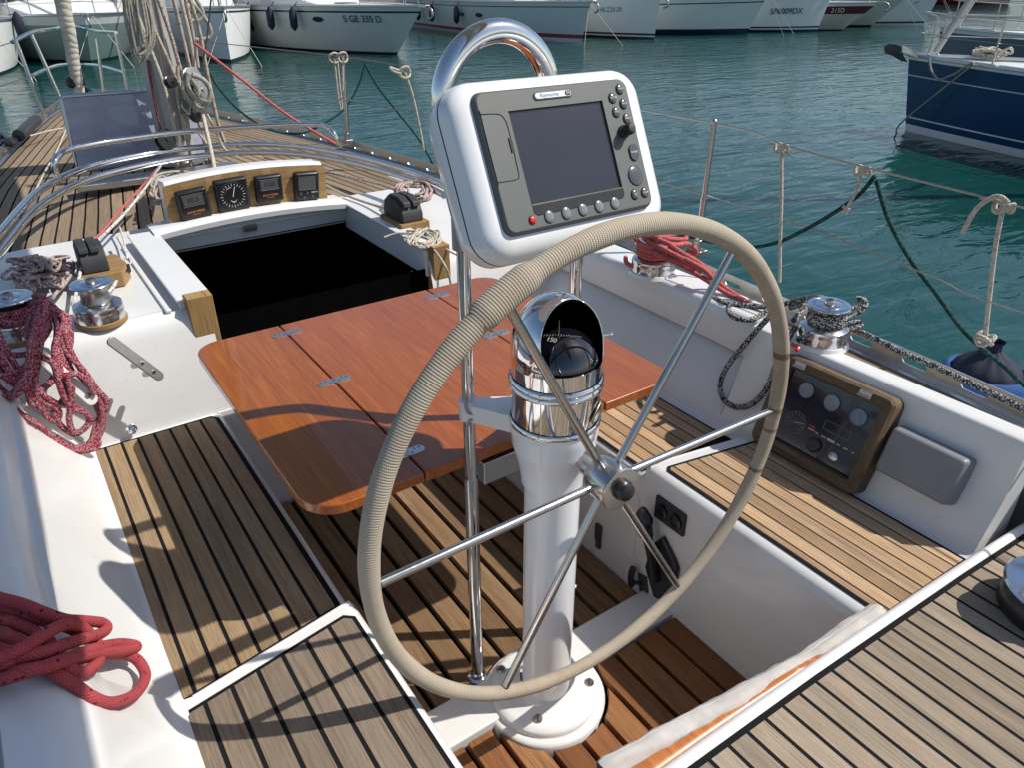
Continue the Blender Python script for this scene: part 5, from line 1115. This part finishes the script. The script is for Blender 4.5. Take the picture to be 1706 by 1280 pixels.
for (x,y,r,mt) in((284,136,.028,'black'),(320,128,.045,'tarn'),(335,150,.05,'tarn'),(312,178,.04,'tarn'),(328,190,.038,'greyd'),(275,232,.05,'black'),(349,278,.035,'black')):
    p=yt(x,y,4.04); mb=MB(); mb.lathe([(r*.5,-.018),(r,-.016),(r,-.008),(r*.7,-.004),(r*.7,.004),(r,.008),(r,.016),(r*.5,.018)],p,(.45,-.85,.2),n=24); mb.lathe([(r*.2,-.024),(r*.2,.024)],p,(.45,-.85,.2),n=12); build('sheave',mb,M[mt],bl)
mb=MB(); mb.tube(spl(ym([(352,-6),(345,60),(336,110),(328,122)],4.05),6),.004,6); build('strop',mb,M['greyd'],bl)
mb=MB(); st=[]
ropeobj('tackle_rope','rcoil',.012,[ym([(314,122),(312,140),(322,160),(345,170),(350,150),(338,132),(320,124)],3.98),ym([(318,130),(330,150),(325,172),(340,178),(352,160)],3.98),ym([(310,130),(305,150),(318,170),(330,185)],3.99)],'knotted grey cream rope wrapped round the mast blocks','rope',7,8)
# port toe rail fender line / black fairlead chain
mb=MB(); mb.tube(spl([zt(x,y,.80) for x,y in((62,198),(48,210),(36,222),(30,226))],6),[.01]+[.035]*17+[.01],10); mb.tube(spl([zt(x,y,.78) for x,y in((-10,232),(5,226),(18,234),(28,226),(20,238),(5,238),(-10,240))],6),.018,8)
tag(build('chafe_sleeve',mb,M['black']),'black chafe sleeve on a mooring rope at the port toe rail','mooring rope')
for (l,X0) in((([(110,215),(95,250),(75,285),(60,315),(50,330)]),0),):
    ropeobj('deck_line','rcream',.005,[[zt(x,y,.80) for x,y in l],[zt(x,y,.80) for x,y in((50,226),(80,218),(105,213))]],'thin cream line lying across the port foredeck','rope',6,6)
# ================= boats across the harbour =================
HULLC={}
def hullmat(n,c): 
    if n not in HULLC: HULLC[n]=gelcoat('hull_'+n,c,.3,.7)
    return HULLC[n]
def moored(name,label,cat,p,az,L,B,fb,bands,kind='sail',bluff=.5,rake=.5,deckc=(.72,.72,.70),sheer=.15,fenders=(),text=None,strip=None,cabin=True,anchor=True,ff=.0,ports=(),group='boats moored along the far quay',rails=True,vee=0):
    """p: bow waterline point. az: azimuth (deg from +Y towards +X) of the bow->stern direction.
    bands: list of (fraction of freeboard, colour name, rgb) from the water up"""
    t=thing(name,label,cat,(p.x,p.y,-.5),-R(az),group)
    def f(s): return (1-(1-min(1,s/.55))**(1.2+bluff*2))*(1-.12*max(0,(s-.6)/.4)**2)
    zs=[-.35,-.02]; cols=[bands[0]]; 
    cuts=[0]+[b[0] for b in bands]
    rowsz=[(-.35,bands[0]),(0,bands[0])]
    levels=[-.35]; lm=[]
    for i,b in enumerate(bands):
        lo=0 if i==0 else bands[i-1][0]; n=max(1,int((b[0]-lo)*6+.5))
        if i==0: levels.append(0.0); lm.append(i)
        for j in range(1,n+1): levels.append(lo+(b[0]-lo)*j/n); lm.append(i)
    S_=[i/24 for i in range(25)]
    def P(s,zf,sg):
        z=zf*fb if zf>0 else zf; z*=(1+sheer*(1-s)**2) if zf>0 else 1
        w=B/2*f(s); fl=(.80+.20*min(1,max(0,zf))**.7) if zf>=0 else .80+zf*.9
        if vee: fl=(.55+.45*min(1,max(0,zf)/.5)**.8) if zf>=0 else .55+zf
        y=s*L-rake*max(0,zf)*(1-s)**3
        return (sg*w*fl,y,z)
    mb=MB(); mats=[hullmat(b[1],b[2]) for b in bands]
    for sg in(1,-1):
        rows=[[P(s,zf,sg) for zf in levels] for s in S_]
        mb.grid(rows if sg<0 else [r[::-1] for r in rows],lm+[0] if sg<0 else lm[::-1]+[0])
    mb.poly([P(1,zf,-1) for zf in levels]+[P(1,zf,1) for zf in levels[::-1]],0)
    build('hull',mb,mats,t,world=False,ang=50)
    mb=MB(); rows=[]
    for s in S_:
        a=P(s,1,1); w=a[0]; rows.append([(w*k_/4,a[1],a[2]-.03+.06*(1-(k_/4)**2)*min(1,w)) for k_ in range(-4,5)])
    mb.grid(rows[::-1]); dk=hullmat('deck',deckc); build('deck',mb,dk,t,world=False)
    mb=MB()
    for sg in(1,-1): mb.tube([Vector(P(s,1,sg))+Vector((0,0,.01)) for s in S_],.028,6)
    build('toe_rail',mb,M['alu'] if strip is None else hullmat(*strip),t,world=False)
    zd_=fb*(1+sheer*.4)
    if cabin:
        if kind=='motor': c=[(.22,.0,.25),(.30,.30,.42),(.42,.65,.55),(.55,1.35,.60),(.85,1.45,.60),(.9,1.4,.58)]
        else: c=[(.26,.0,.20),(.32,.16,.34),(.45,.34,.44),(.62,.42,.48),(.70,.40,.48)]
        mb=MB(); rows=[]
        for s,h,wf in c:
            w=B*wf*.8; y=s*L; z=zd_; rows.append([(-w,y,z-.05),(-w*.93,y,z+h*.8),(-w*.7,y,z+h),(0,y,z+h*1.06+.01),(w*.7,y,z+h),(w*.93,y,z+h*.8),(w,y,z-.05)])
        mb.grid(rows[::-1]); mb.poly(rows[-1]); build('cabin',mb,dk,t,world=False,ang=35)
        for sg in(1,-1):
            mb=MB(); 
            if kind=='motor': q=[(.50,.75),(.53,1.15),(.82,1.25),(.82,.80)]
            else: q=[(.42,.14),(.46,.26),(.62,.30),(.62,.15)]
            def wl(s,h):
                for (a,ha,wa),(b,hb_,wb) in zip(c,c[1:]):
                    if s<=b: tt=(s-a)/(b-a); H=ha+(hb_-ha)*tt; w=(wa+(wb-wa)*tt)*B*.8; return w*(1-.07*min(1,max(0,h/(H*.8))))+.012
                return B*.5
            pts=[(sg*wl(s,h),s*L,zd_+h) for s,h in q]; mb.poly(pts if sg>0 else pts[::-1]); build('window',mb,M['panelglass'],t,world=False,flat=True)
        if kind=='motor':
            mb=MB(); w=B*.40; 
            mb.poly([(-w,.325*L,zd_+.40),(w,.325*L,zd_+.40),(w*1.15,.405*L,zd_+.66),(-w*1.15,.405*L,zd_+.66)][::-1]); mb.v=[v+Vector((0,-.03,.05)) for v in mb.v]; build('windscreen',mb,M['panelglass'],t,world=False,flat=True)
            mb=MB(); mb.box((0,.20*L,zd_+.05),(.5,.5,.05)); build('foredeck_hatch',mb,M['black'],t,world=False,bevel=.01)
    if kind=='sail':
        mb=MB(); mb.lathe([(.08,zd_),(.08,12)],(0,.42*L,0),n=16); mb.box((0,.42*L,6),(2.0,.05,.05)); build('mast',mb,M['mast'],t,world=False)
        mb=MB(); mb.tube([(0,.42*L,zd_+1.3),(0,.85*L,zd_+1.35)],.16,12); build('boom',mb,M['canvas'],t,world=False)
        mb=MB(); mb.tube([(0,.03*L-rake*.8,fb*1.1),(0,.41*L,11.8)],.045,10); build('forestay',mb,M['canvas'],t,world=False)
        mb=MB(); 
        for sg in(1,-1): mb.tube([(sg*B*.42,.45*L,zd_),(0,.42*L,11)],.008,5)
        build('shroud',mb,M['tarn'],t,world=False)
    if rails:
        for sg in(1,-1):
            mb=MB(); tp=[]
            for s in(.03,.12,.25,.4,.55,.72,.9):
                a=Vector(P(s,1,sg))*1.0; a.x*=.94; b=a+Vector((0,0,.55)); mb.tube([a,b],.012,6); tp.append(b)
            mb.tube(tp,.010,6); mb.tube([q-Vector((0,0,.27)) for q in tp],.006,5)
            build('guard_rail',mb,M['brushed'],t,world=False)
        mb=MB(); a=Vector(P(.03,1,1));b=Vector(P(.03,1,-1)); top=[a+Vector((0,0,.55)),Vector((0,a.y-.25,a.z+.58)),b+Vector((0,0,.55))]; mb.tube(spl(top,5),.014,6); mb.tube([q-Vector((0,0,.27)) for q in spl(top,5)],.01,6); build('pulpit_rail',mb,M['brushed'],t,world=False)
    if anchor:
        mb=MB(); a=Vector(P(0,1,1)); mb.box(a+Vector((0,.05,.0)),(.16,.5,.07)); mb.tube(spl([a+Vector((0,-.18,0)),a+Vector((0,-.35,-.08)),a+Vector((0,-.38,-.25)),a+Vector((0,-.20,-.32))],5),.035,8); build('anchor',mb,M['tarn'],t,world=False,bevel=.01)
    for (s,sg,col,ln,lo_) in fenders:
        a=Vector(P(s,1,sg)); mb=MB(); c_=a+Vector((sg*.13,0,-.18-ln/2-lo_)); mb.lathe([(.02,ln/2+.06),(.05,ln/2+.02),(.11,ln/2-.08),(.12,0),(.11,-ln/2+.08),(.03,-ln/2-.03)],c_,n=16); mb.tube([a+Vector((sg*-.05,0,.1)),c_+Vector((0,0,ln/2))],.012,6); build('fender',mb,M[col],t,world=False)
    for (s,zf) in ports:
        a=Vector(P(s,zf,-1)); b=Vector(P(s+.02,zf,-1)); c_=Vector(P(s,zf+.05,-1)); ex=(a-b).normalized(); ey=(c_-a).normalized(); n=ex.cross(ey).normalized(); mb=MB(); mb.T=frame(a+n*.012,ex,n.cross(ex)); mb.prism([(.20*math.cos(t*.39),.075*math.sin(t*.39),0) for t in range(16)],(0,0,.012)); build('porthole',mb,M['panelglass'],t_ if 0 else t,world=False)
    if text:
        s,zf,sg,tx,sz,mt=text; a=Vector(P(s,zf,sg)); b=Vector(P(s+.03,zf,sg)); c_=Vector(P(s,zf+.08,sg)); ex=(b-a).normalized()*(1 if sg>0 else -1); ey=(c_-a).normalized(); n=ex.cross(ey).normalized(); ey=n.cross(ex)
        mb=MB(); addtext(mb,tx,sz,frame(a+n*.03,ex,ey),0,.004); build('hull_number',mb,M[mt],t,world=False)
    # mooring lines down into the water from the bow
    if az<90 and not text:
     mb=MB(); a=Vector(P(0.02,.98,1)); mb.tube([a,a+Vector((.5,-1.4,-a.z-.1))],.009,5); mb.tube([a,a+Vector((-.9,-1.0,-a.z-.1))],.007,5); build('mooring_line',mb,M['rcream'],t,world=False)
    return t,P
def wl(x,y): return zt(x,y,-.5)
Wt=('white',(.76,.77,.76)); Gy=('paleGrey',(.60,.64,.63)); Gt=('greyGreen',(.24,.33,.33)); BL=('darkBoot',(.02,.022,.026)); NV=('navyBoot',(.008,.018,.06)); RD=('redBoot',(.28,.05,.05)); MR=('maroon',(.12,.012,.018)); BU=('deepBlue',(.006,.045,.125)); CR=('cream',(.55,.54,.47))
def b(f,c): return (f,c[0],c[1])
moored('motor_cruiser','white motor cruiser seen bow on, left of the mast behind the pulpit','motor boat',wl(152,104),-1,9,4.2,.95,[b(.05,BL),b(.80,Gt),b(1.0,Wt)],'motor',.9,.9,vee=0,sheer=.25,anchor=True)
moored('sailboat','white hulled sailboat with dark shadow, just right of the mast','sailing boat',wl(385,104),8,9,2.6,1.15,[b(.06,BL),b(.9,Wt),b(.94,BL),b(1,Wt)],'sail',.7,.1,fenders=((.5,1,'black',.5,0),),cabin=True)
moored('motor_yacht','pale motor yacht with a hull number on its bow and three dark fenders','motor boat',wl(662,90),-11,12,3.9,1.18,[b(.04,BL),b(.86,Gy),b(.90,BL),b(1,Gy)],'motor',.55,1.3,sheer=.1,ports=((.21,.72),),fenders=((.27,-1,'navy',.55,-.1),(.34,-1,'navy',.55,-.1),(.43,-1,'navy',.55,-.1),(.60,-1,'offwhite',.7,.1)),text=(.105,.74,-1,'S GE 335 D',.27,'greyd'))
moored('sailboat','pale sailboat with a red waterline stripe behind the steel hoop','sailing boat',wl(968,71),2,11,3.4,1.10,[b(.10,Gy),b(.20,RD),b(.86,Gy),b(.885,BL),b(1,Gy)],'sail',.35,.45,ports=((.40,.62),(.5,.62)),fenders=((.5,-1,'black',.55,0),(.68,-1,'black',.55,0),(.8,-1,'black',.55,0)))
moored('sailboat','white sailboat with dark boot stripe and one oval fender, right of the hoop boat','sailing boat',wl(1090,65),-4,10,3.4,1.16,[b(.05,BL),b(.09,Gy),b(.14,BL),b(1,Wt)],'sail',.5,.1,fenders=((.30,-1,'greyd',.55,.05),),text=(.15,.72,-1,'ALZ3120',.22,'gauge'))
moored('sailboat','big pale hull with navy waterline and flared bow in the far row','sailing boat',wl(1244,56),-38,11,3.8,1.45,[b(.12,NV),b(.66,Gy),b(.685,BL),b(1,Gy)],'sail',.75,.7)
moored('sailboat','white sailboat numbered on the bow, right of the big pale hull','sailing boat',wl(1361,52),-38,11,3.6,1.30,[b(.06,NV),b(.10,Gy),b(.14,BL),b(1,Wt)],'sail',.75,.35,text=(.13,.52,-1,'SP6009DX',.30,'greyd'))
moored('motor_boat','cream motor boat with a broad maroon stripe and white number','motor boat',wl(1402,50),-30,9,3.2,.95,[b(.04,BL),b(.60,CR),b(.88,MR),b(1,Wt)],'motor',.7,1.2,text=(.10,.74,-1,'215D',.24,'whitep'),sheer=.1)
moored('motor_boat','pale green grey motor boat beyond the maroon striped boat','motor boat',wl(1450,44),-25,10,3.4,1.1,[b(.06,BL),b(.85,CR),b(1,Wt)],'motor',.7,1.3)
moored('sailboat','grey hulled sailboat at the right end of the far row','sailing boat',wl(1538,41),-38,12,3.8,1.35,[b(.05,Gy),b(.10,BL),b(1,Gy)],'sail',.7,.5)
moored('sailboat','white sailboat stern corner at the extreme top left','sailing boat',wl(-12,128),-8,9,3.2,1.0,[b(.05,BL),b(1,Wt)],'sail',.6,.2,fenders=((.2,1,'navy',.5,-.3),))
moored('sailboat','dark red hull far off at the upper right corner of the harbour','sailing boat',wl(1680,6),-50,12,3.8,1.3,[b(.9,MR),b(1,Wt)],'sail',.7,.5)
bt,P=moored('sailing_yacht','deep blue sailing yacht with white stripes and an anchor at its bow','sailing boat',wl(1508,217),176,11,3.4,1.02,[b(.10,Wt),b(.185,BU),b(.205,Wt),b(.74,BU),b(.755,Gy),b(.95,BU),b(1,Wt)],'sail',.30,.22,sheer=.03,anchor=False,group='boats moored to starboard')
moored('sailing_yacht','grey hulled yacht lying beyond the blue yacht on the right','sailing boat',wl(1560,128),178,11,3.4,1.0,[b(.10,Wt),b(.92,('slate',(.12,.15,.18))),b(1,Wt)],'sail',.30,.2,sheer=.03,anchor=False,group='boats moored to starboard')

# bow gear of the deep blue yacht: anchor on its roller, lines and a rope heap on deck
def hp(px,py,o=.10): v=ray(px,py); t=(11.80-.27*6.36)/(v.x-.27*v.y); return _c+v*t*(1-o*.35)
an=thing('anchor','steel anchor on the bow roller of the deep blue yacht','anchor',hp(1520,95))
mb=MB(); pl=[hp(1530,97),hp(1526,86),hp(1508,76),hp(1500,78),hp(1501,88)]; mb.prism(pl,(.05,.10,0)); build('roller_plate',mb,M['brushed'],an)
mb=MB(); mb.prism([hp(1503,76),hp(1492,73),hp(1483,79),hp(1484,90),hp(1496,94),hp(1513,104),hp(1506,92)],(.06,.14,0)); build('fluke',mb,M['greyd'],an,bevel=.01)
for p_,l_,lab in(([(1548,96),(1551,115),(1560,129),(1568,132),(1580,127),(1592,122),(1606,112),(1622,103)],.016,'grey rope looped over the bow of the deep blue yacht'),([(1622,106),(1600,124),(1560,156),(1513,194),(1494,214),(1497,230)],.013,'grey mooring rope running down across the deep blue hull')):
    mb=MB(); mb.tube(spl([hp(*q) for q in p_],6),l_,7); tag(build('mooring_line',mb,M['rcoil']),lab,'rope')
mb=MB()
for i in range(14):
    c=hp(1618+random.uniform(-14,22),98+random.uniform(-3,4),.0)+Vector((.5,0,.02)); mb.tube(spl([c+Vector((random.uniform(-.15,.15),random.uniform(-.15,.15),random.uniform(0,.10))) for _ in range(6)],4),.018,6)
tag(build('rope_heap',mb,M['rcream']),'cream rope heap on the foredeck of the deep blue yacht','rope')
mb=MB()
for q in(((1556,75),(1575,18),(1600,-5)),((1548,60),(1556,8),(1600,4))): mb.tube([hp(*q[0],0),hp(*q[1],0),hp(*q[2],0)],.012,6) if 0 else None
for i,(sx,n0) in enumerate(((11.5,5),)): pass
